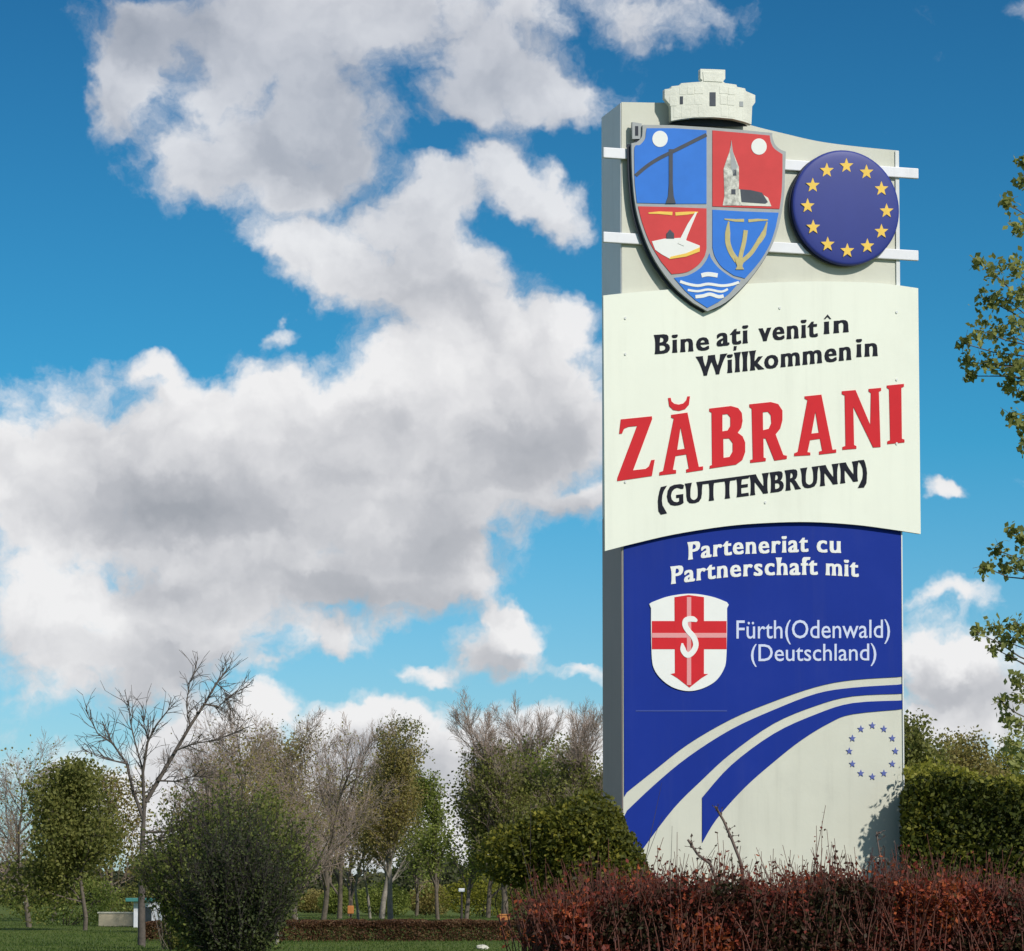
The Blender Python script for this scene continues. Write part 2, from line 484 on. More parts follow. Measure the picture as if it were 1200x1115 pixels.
# name board
bt = sm([(707, 346.5), (740, 343), (790, 339), (850, 334.5), (910, 331), (970, 330), (1030, 332), (1076, 338)])
bb = sm([(1079, 626), (1040, 620), (1000, 615), (950, 612), (900, 613), (850, 617), (790, 626.5), (740, 638), (709, 646)])
BO = .026
board = plate('name_board', bt + bb, BO - .018, BO, MAT['board'], label='cream board with arched edges and the place name', bev=.003)
# stand-offs behind the board are hidden; a few rivet heads show as faint dots
for (x, y) in [(733, 373), (733, 415), (733, 565), (1051, 366), (1051, 445), (914, 361), (1051, 520), (897, 589)]:
    plate('rivet', circle(x, y, 1.3, 1.6, 10), BO, BO + .004, MAT['trim'])

# cross bars that carry crest and disc
def bar(y0, y1, hpx=12.5):
    z0 = loc(707, y0, .02)[1]; z1 = loc(707, y0 + hpx, .02)[1]
    u0 = loc(707, y0, .02)[0]; u1 = loc(1076.5, y1, .02)[0]
    o = box('cross_bar', (u0, -.021, z1), (u1, -.003, z0), MAT['bar'], sign, .004)
    return o
bar(172.5, 195); bar(271.5, 290)

# blue film and arcs on the lower body
uLp, uRp = uL + .004, uR - .0085
def bluefield(pts, name='blue_field', label=None):
    q = [loc(x, y, .004) for x, y in pts]
    q = [(min(max(a, uLp), uRp), b) for a, b in q]
    o = plate(name, [q], 0.0, .004, MAT['blue'], px=False)
    if label: o['label'] = label
s1t = sm([(1063, 793), (1000, 797), (957, 805), (907, 822), (857, 843), (807, 872), (767, 903), (728, 934)])
s1b = sm([(1063, 802), (1000, 806), (957, 813), (907, 832), (857, 855), (807, 887), (767, 920), (728, 957)])
s2t = sm([(1063, 813), (1000, 816), (957, 827), (907, 848), (857, 883), (823, 914), (790, 947), (755, 993), (728, 1032)])
b3t = sm([(1063, 821), (1000, 824), (957, 837), (907, 860), (857, 897), (823, 935)])
b3b = sm([(1063, 831), (1000, 837), (973, 847), (940, 867), (907, 893), (873, 923), (840, 960), (823, 988)])
bluefield([(728, 600), (1063, 600)] + s1t, label='dark blue upper field behind the partner town words')
bluefield(s1b + s2t[::-1], label='middle blue arc')
bluefield(b3t + b3b[::-1], label='lower blue arc ending in a cut edge')
plate('panel_seam', [(745, 832.5), (852, 832.5), (852, 834), (745, 834)], .004, .0055, MAT['seam'])
for k in range(12):
    a = 2 * math.pi * k / 12
    plate('small_star', star(1022.5 + 27 * math.sin(a), 880.5 - 30 * math.cos(a), 4.4), 0.0, .004, MAT['starblue'])

# ------------------------------------------------------------------ lettering
def zp(pts): return [(690 + x / 3.0, 330 + y / 3.0) for x, y in pts]
NAME = {
 'Z': [[(113, 485), (222, 474), (223, 484), (156, 664), (200, 659), (212, 650), (220, 628), (232, 627), (222, 684), (100, 702), (101, 690), (170, 508), (140, 511), (124, 518), (117, 535), (107, 536)]],
 'Ă': [[(248, 682), (249, 671), (262, 666), (299, 482), (290, 479), (290, 469), (347, 461), (387, 652), (402, 650), (402, 663), (343, 672), (343, 661), (352, 658), (343, 608), (305, 614), (296, 662), (307, 663), (307, 675)],
       [(311, 592), (338, 588), (323, 512)],
       [(279, 410), (288, 409), (291, 422), (301, 430), (316, 433), (332, 429), (343, 418), (347, 404), (356, 404), (352, 434), (339, 449), (318, 455), (297, 452), (283, 438)]],
 'B': [[(425, 658), (426, 648), (434, 645), (432, 461), (424, 457), (424, 447), (500, 438), (525, 445), (538, 462), (541, 490), (536, 515), (524, 532), (541, 545), (550, 566), (550, 600), (540, 628), (518, 644)],
       [(470, 468), (488, 466), (498, 478), (498, 508), (488, 524), (470, 527)], [(473, 553), (494, 552), (506, 568), (506, 598), (495, 617), (474, 620)]],
 'R': [[(568, 638), (568, 628), (577, 625), (573, 447), (565, 442), (565, 432), (640, 424), (666, 431), (681, 454), (681, 488), (673, 518), (657, 538), (684, 610), (697, 613), (696, 624), (653, 630), (622, 552), (614, 552), (615, 619), (623, 622), (622, 632)],
       [(612, 460), (630, 458), (640, 470), (642, 498), (633, 518), (613, 523)]],
 'A': [[(722, 614), (723, 604), (735, 599), (769, 417), (759, 412), (759, 404), (818, 398), (857, 592), (870, 590), (870, 602), (810, 609), (810, 598), (821, 595), (813, 553), (778, 558), (769, 600), (779, 602), (779, 611)],
       [(783, 535), (809, 532), (797, 458)]],
 'N': [[(892, 592), (892, 582), (903, 578), (900, 401), (890, 396), (890, 386), (938, 382), (990, 505), (992, 392), (984, 387), (984, 378), (1028, 374), (1028, 384), (1020, 388), (1026, 582), (1000, 584), (930, 440), (933, 575), (941, 579), (941, 588)]],
 'I': [[(1050, 572), (1050, 562), (1060, 558), (1056, 379), (1048, 374), (1048, 366), (1108, 360), (1108, 370), (1099, 374), (1101, 553), (1110, 556), (1110, 566)]],
}
for k in 'ZĂBRANI':
    plate('letter', [zp(q) for q in NAME[k]], BO, BO + .003, MAT['red'], label='red capital letter ' + k)

CAPH = None
def glyph_mesh(text, bold):
    cu = bpy.data.curves.new('tmp', 'FONT'); cu.body = text; cu.size = 1.0; cu.offset = bold; cu.resolution_u = 3
    cu.space_character = 1.0 + (.15 if bold <= .010 and bold > .006 else 0)
    return to_mesh(cu)
_h = glyph_mesh('H', 0); CAPH = max(v.co.y for v in _h.vertices)

def text_line(words, off, m, bold, label, thick=.002):
    """words: (text, x0, x1, [(x, baseline y)...], cap height px); joined into one flat printed line"""
    for (txt, x0, x1, base, cap) in words:
        if bold > .02: x0 += .6; x1 -= .6
        V, Fc = [], []
        comma = 'ț' in txt; hat = 'î' in txt
        me = glyph_mesh(txt.replace('ț', 't').replace('î', 'ı'), bold if bold < .02 else .010)
        xs = [v.co.x for v in me.vertices]; a, b = min(xs), max(xs)
        bx = [q[0] for q in base]; by = [q[1] for q in base]
        if bold > .02:
            import bmesh
            bm = bmesh.new(); bm.from_mesh(me)
            for yc in (.10, .22, .40, .58, .72, .86):
                bmesh.ops.bisect_plane(bm, geom=bm.verts[:] + bm.edges[:] + bm.faces[:], plane_co=(0, yc * CAPH, 0), plane_no=(0, 1, 0))
            bm.to_mesh(me); bm.free()
        wide = bold > .02      # heavy stems, thinner cross strokes: the same outline laid side by side
        for ci, ddx in enumerate(((-.029, -.010, .010, .029) if wide else (0.0,))):
          st = len(V)
          for v in me.vertices:
            px_ = x0 + (v.co.x - a) / (b - a) * (x1 - x0) + ddx * cap / CAPH * (.72 + 1.25 * min(abs(v.co.y / CAPH - .42) / .5, 1.15) ** 3)
            py_ = float(np.interp(px_, bx, by)) - v.co.y / CAPH * cap
            u, z = loc(px_, py_, off + thick); V.append((u, -(off + thick + ci * .0002), z))
          Fc += [tuple(st + i for i in p_.vertices)[::-1] for p_ in me.polygons]
        if comma:
            cxp = x0 + (x1 - x0) * .56; yb = float(np.interp(cxp, bx, by))
            st = len(V)
            for q in [(cxp, yb + 2), (cxp + 3.5, yb + 2), (cxp + 2.6, yb + 7), (cxp - .6, yb + 7.5)]:
                u, z = loc(q[0], q[1], off + thick); V.append((u, -(off + thick), z))
            Fc.append((st, st + 1, st + 2, st + 3))
        if hat:
            cxp = x0 + 3.2; yt = float(np.interp(cxp, bx, by)) - cap * .86
            for pp in ([(cxp - 4.5, yt + 1), (cxp, yt - 4.5), (cxp, yt - 1.5), (cxp - 2.5, yt + 1.2)], [(cxp, yt - 4.5), (cxp + 4.5, yt + 1), (cxp + 2.5, yt + 1.2), (cxp, yt - 1.5)]):
                st = len(V)
                for q in pp:
                    u, z = loc(q[0], q[1], off + thick); V.append((u, -(off + thick), z))
                Fc.append((st, st + 1, st + 2, st + 3))
        o = mesh_py('lettering', V, Fc, m, sign); o['label'] = label.split(' word')[0] + ' word ' + txt

text_line([('Bine', 768, 831, [(768, 415), (831, 410)], 22), ('ați', 840, 876, [(840, 406), (876, 402)], 22),
           ('venit', 889, 958, [(889, 400), (958, 394.5)], 22), ('în', 966, 994, [(966, 391.5), (994, 389)], 21)], BO, MAT['black'], .034, 'black words Bine ați venit în')
text_line([('Willkommen', 817, 997, [(817, 441), (997, 421.5)], 22.5), ('in', 1004, 1028, [(1004, 418.5), (1028, 417)], 22)], BO, MAT['black'], .034, 'black words Willkommen in')
text_line([('(GUTTENBRUNN)', 771, 1016, [(771, 596), (782, 593.5), (1005, 564), (1016, 563)], 23.5)], BO, MAT['black'], .038, 'black words (GUTTENBRUNN)')
text_line([('Parteneriat', 807, 947, [(807, 656), (830, 653), (865, 649.5), (947, 646.5)], 20), ('cu', 957, 985, [(957, 647), (985, 648)], 20)], .004, MAT['white'], 0.030, 'white words Parteneriat cu')
text_line([('Partnerschaft', 787, 958, [(787, 684.5), (820, 680), (851, 676.5), (900, 674), (958, 673.5)], 20), ('mit', 968, 1006, [(968, 674), (1006, 676)], 20)], .004, MAT['white'], 0.030, 'white words Partnerschaft mit')
text_line([('Fürth(Odenwald)', 863, 1043, [(863, 748.5), (1043, 747.5)], 21)], .004, MAT['lav'], .004, 'thin pale words Fürth(Odenwald)')
text_line([('(Deutschland)', 880, 1027, [(880, 775), (1027, 774)], 19.5)], .004, MAT['lav'], .004, 'thin pale words (Deutschland)')

# ------------------------------------------------------------------ small red cross shield on the blue field
sh_ = plate('cross_shield', [(761, 708)] + sm([(764, 706), (780, 700), (795, 697), (808, 696), (822, 697), (838, 700.5), (852, 706)]) + [(854, 709)] +
            sm([(852, 713), (852, 740), (851, 773), (848, 785), (840, 797), (828, 805), (814, 809.5), (801, 809.5), (787, 805), (775, 796), (767, 785), (764, 772), (763, 740), (763, 713)]),
            .004, .010, MAT['white'], label='white shield with a red cross')
plate('cross_arm', [(764, 728), (851.5, 728), (851.5, 761), (764, 761)], .010, .0112, MAT['red'], sh_)
plate('cross_arm', [(790.5, 700), (807, 697.5), (825, 700), (825, 790), (830, 790), (822, 795), (808, 806), (794, 795), (786, 790), (791, 789)], .010, .0116, MAT['red'], sh_)
plate('cross_line', [(764, 742), (851.5, 742), (851.5, 747.5), (764, 747.5)], .0116, .0122, MAT['pink'], sh_)
plate('cross_line', [(805, 700), (810, 700), (810, 803), (805, 803)], .0116, .0125, MAT['pink'], sh_)
plate('curled_figure', stroke(sm([(817, 728), (811, 725.5), (804, 727), (803, 733), (807, 740), (813, 747), (815.5, 756), (812, 764), (806, 768), (801, 763), (799.5, 754)]), [2, 4, 5, 6.5] + [6.5] * 34 + [5, 3, 2]), .0125, .0138, MAT['white'], sh_)

# ------------------------------------------------------------------ crest
CO0, CO1 = .027, .054
rim = [(753, 146.5), (790, 147), (830, 149.5), (870, 152.5), (905, 156)] + sm([(905, 160), (908, 169), (914, 175), (921, 178)]) + \
      sm([(920, 200), (919, 228), (915, 255), (907, 282), (893, 308), (872, 335), (850, 355), (829, 365)]) + \
      sm([(812, 355), (790, 336), (768, 306), (754, 275), (745, 243), (741, 205), (740, 168)]) + sm([(746, 167), (752, 161), (753, 152)])
crest = plate('crest_shield', rim, CO0, CO1, MAT['silver'], label='large raised quartered coat of arms shield', bev=.003)
# dark recess piece behind (the thick edge seen from the left)
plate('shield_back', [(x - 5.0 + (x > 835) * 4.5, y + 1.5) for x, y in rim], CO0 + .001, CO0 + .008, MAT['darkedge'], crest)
plate('corner_clip', [(741, 143), (752, 145), (752, 163), (741, 163)], CO0 - .005, CO1 - .012, MAT['silver'], crest)
plate('corner_clip', [(744.5, 148), (748, 148), (748, 159), (744.5, 159)], CO1 - .012, CO1 - .010, MAT['darkedge'], crest)
z0, z1 = CO1, CO1 + .003
plate('quarter', [(758, 150.5), (790, 150.5), (828, 153), (828, 239)] + [(790, 239), (746.5, 238)] + sm([(744, 215), (743.5, 190), (744, 172), (750, 170), (756, 163), (757, 156)]), z0, z1, MAT['crestblue'], crest, 'blue upper left quarter with a draw well')
plate('quarter', [(835, 153), (870, 156), (902, 159)] + sm([(903, 166), (907, 174), (917, 181)]) + sm([(917, 200), (916, 225), (913.5, 245)]) + [(835, 242)], z0, z1, MAT['crestred'], crest, 'red upper right quarter with a church')
plate('quarter', [(748, 242), (790, 243), (828, 244.5), (828, 292)] + sm([(826, 300), (819, 310), (805, 319), (787, 321.5)]) + sm([(775, 307), (762, 285), (753, 262), (748, 243)]), z0, z1, MAT['crestred'], crest, 'red lower left quarter with a book and quill')
plate('quarter', [(835, 246), (870, 248), (912.5, 249.5)] + sm([(909, 267), (902, 287), (890, 307), (873, 326.5)]) + sm([(860, 323), (846, 313), (838, 301), (835, 290)]), z0, z1, MAT['crestblue'], crest, 'blue lower right quarter with gold wheat ears')
plate('quarter', sm([(831.5, 297), (834, 304), (843, 315), (857, 325), (868, 329)]) + [(855, 344), (842, 354), (829, 361)] + [(815, 352), (803, 341), (790, 326)] + sm([(792, 325.5), (806, 323), (820, 315), (828, 305), (831.5, 297)]), z0, z1, MAT['crestblue'], crest, 'blue lowest field with white waves')
z2 = z1 + .002
# charges
plate('disc_charge', circle(773.5, 163, 9, 9.5), z1, z2, MAT['white'], crest)
plate('disc_charge', circle(889.5, 172, 9, 9.5), z1, z2, MAT['white'], crest)
plate('well_beam', stroke(sm([(745, 206), (758, 195), (772, 186), (790, 177), (808, 168), (828, 158)]), 4.2), z1, z2, MAT['well'], crest)
plate('well_post', [(784, 175), (788.5, 175), (788.5, 215), (789.5, 230), (792, 238.5), (780, 238.5), (783, 230), (784, 215)], z1, z2 + .001, MAT['well'], crest)
plate('church_tower', [(857, 168), (859, 178), (862, 186), (866, 196), (866, 236), (870, 241), (847, 241), (849, 230), (848, 198), (852, 186), (855, 178)], z1, z2, MAT['churchstone'], crest)
plate('church_spire', [(857, 164), (859, 178), (864, 196), (860, 205), (857, 198), (856, 180)], z2, z2 + .001, MAT['silver'], crest)
plate('church_window', [(859, 199), (863, 199), (863, 206), (859, 206)], z2, z2 + .001, MAT['well'], crest)
plate('church_window', [(857, 222), (862, 222), (862, 228), (857, 228)], z2, z2 + .001, MAT['well'], crest)
plate('church_nave', [(866, 222), (890, 226), (900, 232), (904, 242), (866, 241)], z1, z2, MAT['crown'], crest)
plate('church_roof', [(867.5, 222), (880, 223), (893, 226), (900, 237), (897, 239), (869, 237)], z2, z2 + .001, MAT['well'], crest)
plate('book', [(764, 283), (778, 280), (797, 279), (820, 288), (820, 293), (804, 300), (784, 303), (775, 298), (768, 293)], z1, z2, MAT['white'], crest)
plate('book_edge', [(786, 301), (804, 297), (820, 290), (820, 295), (804, 301), (784, 304)], z2, z2 + .001, MAT['gold'], crest)
plate('ink_pot', [(781, 274), (785, 269), (790, 274), (790, 280), (781, 280)], z2, z2 + .001, MAT['well'], crest)
plate('quill', stroke([(798, 287), (803, 275), (808, 264), (816, 249)], [8, 6, 5, 2]), z2 + .001, z2 + .002, MAT['white'], crest)
plate('gold_line', stroke([(760, 250), (772, 249.5), (788, 250.5)], [1.5, 3, 4]), z1, z2, MAT['gold'], crest)
plate('gold_line', stroke([(791.5, 251), (806, 250), (818, 249)], [4, 3.5, 1.5]), z1, z2, MAT['gold'], crest)
plate('wheat_ear', stroke(sm([(864, 306), (857, 296), (853, 284), (853, 270), (854, 260)]), [6.5, 6.5, 6, 6, 6, 6, 6, 6, 6, 6, 6, 6, 5, 4, 3, 2, 2]), z1, z2, MAT['olive_gold'], crest)
plate('wheat_ear', stroke(sm([(867, 306), (869, 296), (872, 284), (874, 270)]), 5), z1 + .0005, z2 + .0008, MAT['olive_gold'], crest)
plate('wheat_ear', stroke(sm([(870, 306), (880, 297), (888, 285), (895, 274), (899, 260)]), [5] * 9 + [6] * 4 + [4, 3, 2, 1.5]), z1 + .0008, z2 + .0012, MAT['olive_gold'], crest)
plate('wheat_band', [(861, 303), (873, 303), (870, 312), (872, 316), (862, 316), (864, 312)], z1 + .001, z2 + .002, MAT['olive_gold'], crest)
plate('gold_line', stroke([(849, 257), (862, 258.5), (872, 258.5)], [1.5, 3, 3.5]), z1, z2, MAT['olive_gold'], crest)
plate('gold_line', stroke([(877, 259), (888, 258), (900, 258)], [3.5, 3, 1.5]), z1, z2, MAT['olive_gold'], crest)
for (pts, wd) in [([(797, 330), (806, 333), (818, 335), (830, 333), (845, 335), (856, 334), (866, 331)], 3.2), ([(822, 323), (830, 321.5), (841, 323)], 5),
                  ([(806, 340), (818, 341.5), (830, 339.5), (845, 342), (853, 339)], 2.6), ([(815, 348), (824, 347), (832, 345), (842, 348), (848, 347)], 4)]:
    plate('wave', stroke(sm(pts), wd), z1, z2, MAT['white'], crest)

# mural crown: a bowed wall, bulging towards the road
def crown_piece(name, poly, m, back, front, bulge, parent, mid=831.5, half=53.0):
    """poly outline in px; the piece is bent so that its middle stands forward by `bulge`"""
    pts = [loc(x, y, CO1) for x, y in poly]
    um = loc(mid, 110, CO1)[0]; hw = abs(loc(mid + half, 110, CO1)[0] - um)
    # slice the outline into columns so that it can bend
    us = [q[0] for q in pts]; lo, hi = min(us), max(us)
    n = max(2, int((hi - lo) / .012))
    import bmesh
    me = curve_mesh([pts], (front - back) / 2)
    bm = bmesh.new(); bm.from_mesh(me)
    for k in range(1, n):
        x = lo + (hi - lo) * k / n
        bmesh.ops.bisect_plane(bm, geom=bm.verts[:] + bm.edges[:] + bm.faces[:], plane_co=(x, 0, 0), plane_no=(1, 0, 0))
    for v in bm.verts:
        t = (v.co.x - um) / hw
        off = (front + back) / 2 + v.co.z + bulge * (1 - min(t * t, 1.0))
        v.co = (v.co.x, -off, v.co.y)
    bm.to_mesh(me); bm.free(); me.materials.clear(); me.materials.append(m)
    o = link(bpy.data.objects.new(name, me), parent)
    return o
crown = crown_piece('crown', [(785, 143), (784.5, 125), (778, 116), (778, 105.5), (785, 105), (785.5, 102.5), (794, 102), (796, 99.5), (818, 98.5), (820, 97), (817.5, 94.5), (817.5, 83.5), (846.5, 84.5), (846.5, 95), (844, 98), (846, 100), (860, 101.5), (861, 104), (871, 105.5), (872, 108.5), (884, 112.5), (884, 121), (880, 126), (879, 147),
                              (870, 144.5), (855, 141.5), (832, 140), (810, 140), (795, 141.5)], MAT['crown'], CO1 - .02, CO1 + .012, .032, sign)
crown['label'] = 'cream mural crown with battlements above the crest'
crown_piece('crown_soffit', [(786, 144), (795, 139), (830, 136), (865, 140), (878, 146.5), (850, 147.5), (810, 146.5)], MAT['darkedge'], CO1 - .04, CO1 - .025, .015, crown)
for (x0, x1, y0, y1) in [(828, 835, 111, 127), (794.5, 797.8, 115, 124), (864, 868.5, 121, 127)]:
    crown_piece('arrow_slit', [(x0, y0), (x1, y0), (x1, y1), (x0, y1)], MAT['well'] if x1 < 860 else MAT['silver'], CO1 + .0122, CO1 + .0142, .032, crown)
random.seed(4)
# stone courses of the crown: shallow raised blocks
for r_, (ya, yb) in enumerate([(126, 138.5), (113.5, 124.5), (103.5, 112)]):
    x = 787 if r_ == 0 else (783 if r_ == 1 else 785)
    while x < 873:
        wdt = random.choice([8.5, 9.5, 10.5])
        x2 = min(x + wdt, 877 if r_ == 0 else 879)
        if r_ == 2 and x2 > 862: break
        sag = 5.5 * max(0, (x - 832) / 47) ** 1.3 + 1.2 * max(0, (832 - x) / 47)
        if not any(x < b_ and x2 > a_ and ya + sag < d_ and yb + sag > c_ for (a_, b_, c_, d_) in [(826, 837, 109, 129), (793, 799, 113, 126), (862, 870, 119, 129)]):
            crown_piece('stone', [(x + .5, ya + sag), (x2 - .5, ya + sag + .4), (x2 - .5, yb + sag), (x + .5, yb + sag - .2)], MAT['crown'], CO1 + .012, CO1 + .0123 + random.random() * .0015, .032, crown)
        x = x2
crown_piece('stone', [(820, 87), (844, 88), (843, 99), (821, 98)], MAT['crown'], CO1 + .012, CO1 + .015, .032, crown)

# flag disc: a shallow dome
def dome(name, cx, cy, rx, ry, off0, off1, rise, m, parent):
    V, Fc = [], []
    n = 72; rings = 10
    c = loc(cx, cy, off1); ru = abs(loc(cx + rx, cy, off1)[0] - c[0]); rz = abs(loc(cx, cy + ry, off1)[1] - c[1])
    prof = [(1.0, off0), (1.0, off1 - .006), (.992, off1)] + [(math.cos(k / rings * math.pi / 2), off1 + rise * math.sin(k / rings * math.pi / 2) ** 1.0) for k in range(1, rings)]
    for (r, off) in prof:
        for i in range(n):
            a = 2 * math.pi * i / n
            V.append((c[0] + ru * r * math.cos(a), -off, c[1] + rz * r * math.sin(a)))
    for j in range(len(prof) - 1):
        for i in range(n):
            Fc.append((j * n + i, j * n + (i + 1) % n, (j + 1) * n + (i + 1) % n, (j + 1) * n + i))
    V.append((c[0], -(off1 + rise), c[1])); k = len(V) - 1; j = (len(prof) - 1) * n
    for i in range(n): Fc.append((j + i, j + (i + 1) % n, k))
    Fc.append(tuple(range(n))[::-1])
    o = mesh_py(name, V, Fc, m, parent)
    for p_ in o.data.polygons[n:]: p_.use_smooth = True
    return o, c, ru, rz
DR = .014
disc, dc, dru, drz = dome('flag_disc', 991.5, 243.5, 62.5, 67.5, CO0 + .004, CO1 - .002, DR, MAT['eublue'], sign)
disc['label'] = 'round blue disc with twelve gold stars'
dk, _, _, _ = dome('disc_back', 987.0, 245.5, 62.0, 67.0, CO0 - .006, CO0 + .006, .001, MAT['darkedge'], disc)
for (x, y) in [(992, 194), (1015.5, 201.5), (1033, 221), (1039, 247), (1033, 271), (1016.5, 288), (993, 293.5), (970, 286), (953, 266), (946.5, 241), (952.5, 217), (969, 199.5)]:
    rr = math.hypot((x - 991.5) / 62.5, (y - 243.5) / 67.5)
    oo = CO1 - .002 + DR * math.sqrt(max(0, 1 - rr * rr))
    plate('star', star(x, y + .5, 9), oo - .003, oo + .0025, MAT['gold'], disc)
# brackets behind disc and crest
for (x, y) in [(960, 195), (1020, 195), (960, 285), (1020, 285), (770, 180), (880, 185), (790, 276), (880, 280)]:
    u, z = loc(x, y, .02)
    box('stand_off', (u - .012, -.034, z - .005), (u + .012, -.0215, z + .005), MAT['bar'], sign)

# ------------------------------------------------------------------ ground
def ground():
    xs = np.concatenate([[-3000, -1200, -500, -200], np.linspace(-120, 120, 49), [200, 500, 1200, 3000]])
    ys = np.concatenate([[-1500, -300, -60], np.linspace(-20, 300, 81), [500, 1000, 2000, 5000]])
    X, Y = np.meshgrid(xs, ys, indexing='ij')
    Z = .05 * np.sin(X * .13 + 1) * np.sin(Y * .09) * (np.abs(Y - 14) > 6)
    nx_, ny_ = X.shape
    V = np.stack([X.ravel(), Y.ravel(), Z.ravel() - .02], 1)
    i, j = np.meshgrid(np.arange(nx_ - 1), np.arange(ny_ - 1), indexing='ij')
    a = (i * ny_ + j).ravel()
    Fc = np.stack([a, a + ny_, a + ny_ + 1, a + 1], 1)
    m = bpy.data.materials.new('lawn'); m.use_nodes = True
    t = NT(m.node_tree); b = m.node_tree.nodes['Principled BSDF']
    tcn = t.n('ShaderNodeTexCoord'); v = tcn.outputs['Object']
    n1 = t.smooth(t.noise(v, .25, 5, .6), .3, .7); n2 = t.smooth(t.noise(v, 9, 5, .7), .3, .7)
    c1 = t.mix(n1, (.06, .11, .022, 1), (.11, .15, .032, 1)); c2 = t.mix(t.math('MULTIPLY', n2, .6), c1, (.16, .17, .05, 1))
    t.link(c2, b.inputs['Base Color']); b.inputs['Roughness'].default_value = .95; b.inputs['Specular IOR Level'].default_value = .1
    bn = t.n('ShaderNodeBump'); bn.inputs['Strength'].default_value = .8; bn.inputs['Distance'].default_value = .06
    t.link(t.noise(v, 14, 4, .7), bn.inputs['Height']); t.link(bn.outputs[0], b.inputs['Normal'])
    o = mesh_np('ground', V, Fc, m, None, True); o['kind'] = 'structure'
    return o
ground()

# ------------------------------------------------------------------ vegetation builders
def tubes(P0, P1, R0, R1, k=4):
    P0 = np.asarray(P0, float); P1 = np.asarray(P1, float); R0 = np.asarray(R0, float); R1 = np.asarray(R1, float)
    d = P1 - P0; L = np.linalg.norm(d, axis=1, keepdims=True); L[L == 0] = 1; d /= L
    ref = np.where(np.abs(d[:, 2:3]) > .9, np.array([[1., 0, 0]]), np.array([[0, 0, 1.]]))
    a = np.cross(d, ref); a /= np.linalg.norm(a, axis=1, keepdims=True); b = np.cross(d, a)
    n = len(P0); V = np.zeros((n, 2 * k, 3))
    for i in range(k):
        an = 2 * math.pi * i / k; o = a * math.cos(an) + b * math.sin(an)
        V[:, i] = P0 + o * R0[:, None]; V[:, k + i] = P1 + o * R1[:, None]
    Fc = np.zeros((n, k, 4), int); base = np.arange(n) * 2 * k
    for i in range(k):
        j = (i + 1) % k
        Fc[:, i] = np.stack([base + i, base + j, base + k + j, base + k + i], 1)
    return V.reshape(-1, 3), Fc.reshape(-1, 4)

def tube_obj(name, segs, m, parent, k=4, smooth=True):
    if name != 'trunk' and name != 'stem' and name != 'post': return _stuff(tube_obj_(name, segs, m, parent, k, smooth))
    return tube_obj_(name, segs, m, parent, k, smooth)

def _stuff(o):
    o['kind'] = 'stuff'; return o

def tube_obj_(name, segs, m, parent, k=4, smooth=True):
    P0 = [s[0] for s in segs]; P1 = [s[1] for s in segs]; R0 = [s[2] for s in segs]; R1 = [s[3] for s in segs]
    V, Fc = tubes(P0, P1, R0, R1, k)
    return mesh_np(name, V, Fc, m, parent, smooth)

def leaf_quads(C, size, rng, flat=0.0, aspect=.6, droop=None):
    n = len(C); C = np.asarray(C, float)
    s = size * (0.6 + .8 * rng.random(n))
    a = rng.normal(size=(n, 3))
    if droop is not None: a = a * (1 - abs(droop)) + np.array([0, 0, -1.0 if droop > 0 else 1.0]) * abs(droop) * 2
    a /= np.linalg.norm(a, axis=1, keepdims=True)
    b = rng.normal(size=(n, 3)); b[:, 2] += flat
    b = np.cross(a, b); b /= (np.linalg.norm(b, axis=1, keepdims=True) + 1e-9)
    c = np.cross(a, b)
    s = s[:, None]
    V = np.stack([C - a * s * .5, C + b * s * .5 * aspect + c * s * .06, C + a * s * .5, C - b * s * .5 * aspect + c * s * .06], 1).reshape(-1, 3)
    Fc = np.arange(4 * n).reshape(n, 4)
    return V, Fc

def leaf_obj(name, C, size, m, parent, rng, **kw):
    V, Fc = leaf_quads(C, size, rng, **kw)
    return mesh_np(name, V, Fc, m, parent)

def grow(rng, base, height, r0, lean=(0, 0), levels=3, nb=(9, 6, 5), ang=(35, 38, 40), ratio=(.45, .45, .45), up=.25, start=.2, wig=.08, spread=1.0):
    segs = []; tips = []
    def rec(p, d, L, r, lvl):
        n = (9, 5, 4, 3)[min(lvl, 3)]
        pts = [p]; dd = d.copy()
        for i in range(n):
            dd = dd + rng.normal(size=3) * wig * (1 + lvl * .6); dd[2] += up * (.35 if lvl == 0 else 1) / n
            dd /= np.linalg.norm(dd)
            q = pts[-1] + dd * L / n
            ra = r * (1 - i / n * .82); rb = r * (1 - (i + 1) / n * .82)
            segs.append((pts[-1], q, ra, rb, lvl)); pts.append(q)
            if lvl >= levels - 1: tips.append(q)
        if lvl < levels:
            m_ = nb[min(lvl, len(nb) - 1)]
            for k in range(m_):
                t = start + (1 - start) * (k + rng.random() * .8) / m_ if lvl == 0 else .15 + .85 * (k + rng.random() * .8) / m_
                t = min(t, .98); idx = t * n; i = int(idx); fpos = idx - i
                q = pts[i] * (1 - fpos) + pts[i + 1] * fpos
                dr = pts[i + 1] - pts[i]; dr = dr / np.linalg.norm(dr)
                az = rng.random() * 2 * math.pi
                a_ = math.radians(ang[min(lvl, len(ang) - 1)] * (.7 + .6 * rng.random()))
                o = np.cross(dr, [math.cos(az), math.sin(az), .3]); o /= np.linalg.norm(o)
                nd_ = dr * math.cos(a_) + o * math.sin(a_) * spread
                nd_ /= np.linalg.norm(nd_)
                rr = r * (1 - t * .82) * .55
                rec(q, nd_, L * ratio[min(lvl, len(ratio) - 1)] * (1.15 - .55 * t) * (.8 + .4 * rng.random()), max(rr, .004), lvl + 1)
    d0 = np.array([lean[0], lean[1], 1.0]); d0 /= np.linalg.norm(d0)
    rec(np.array([0., 0, -.1]), d0, height, r0, 0)
    return segs, np.array(tips)

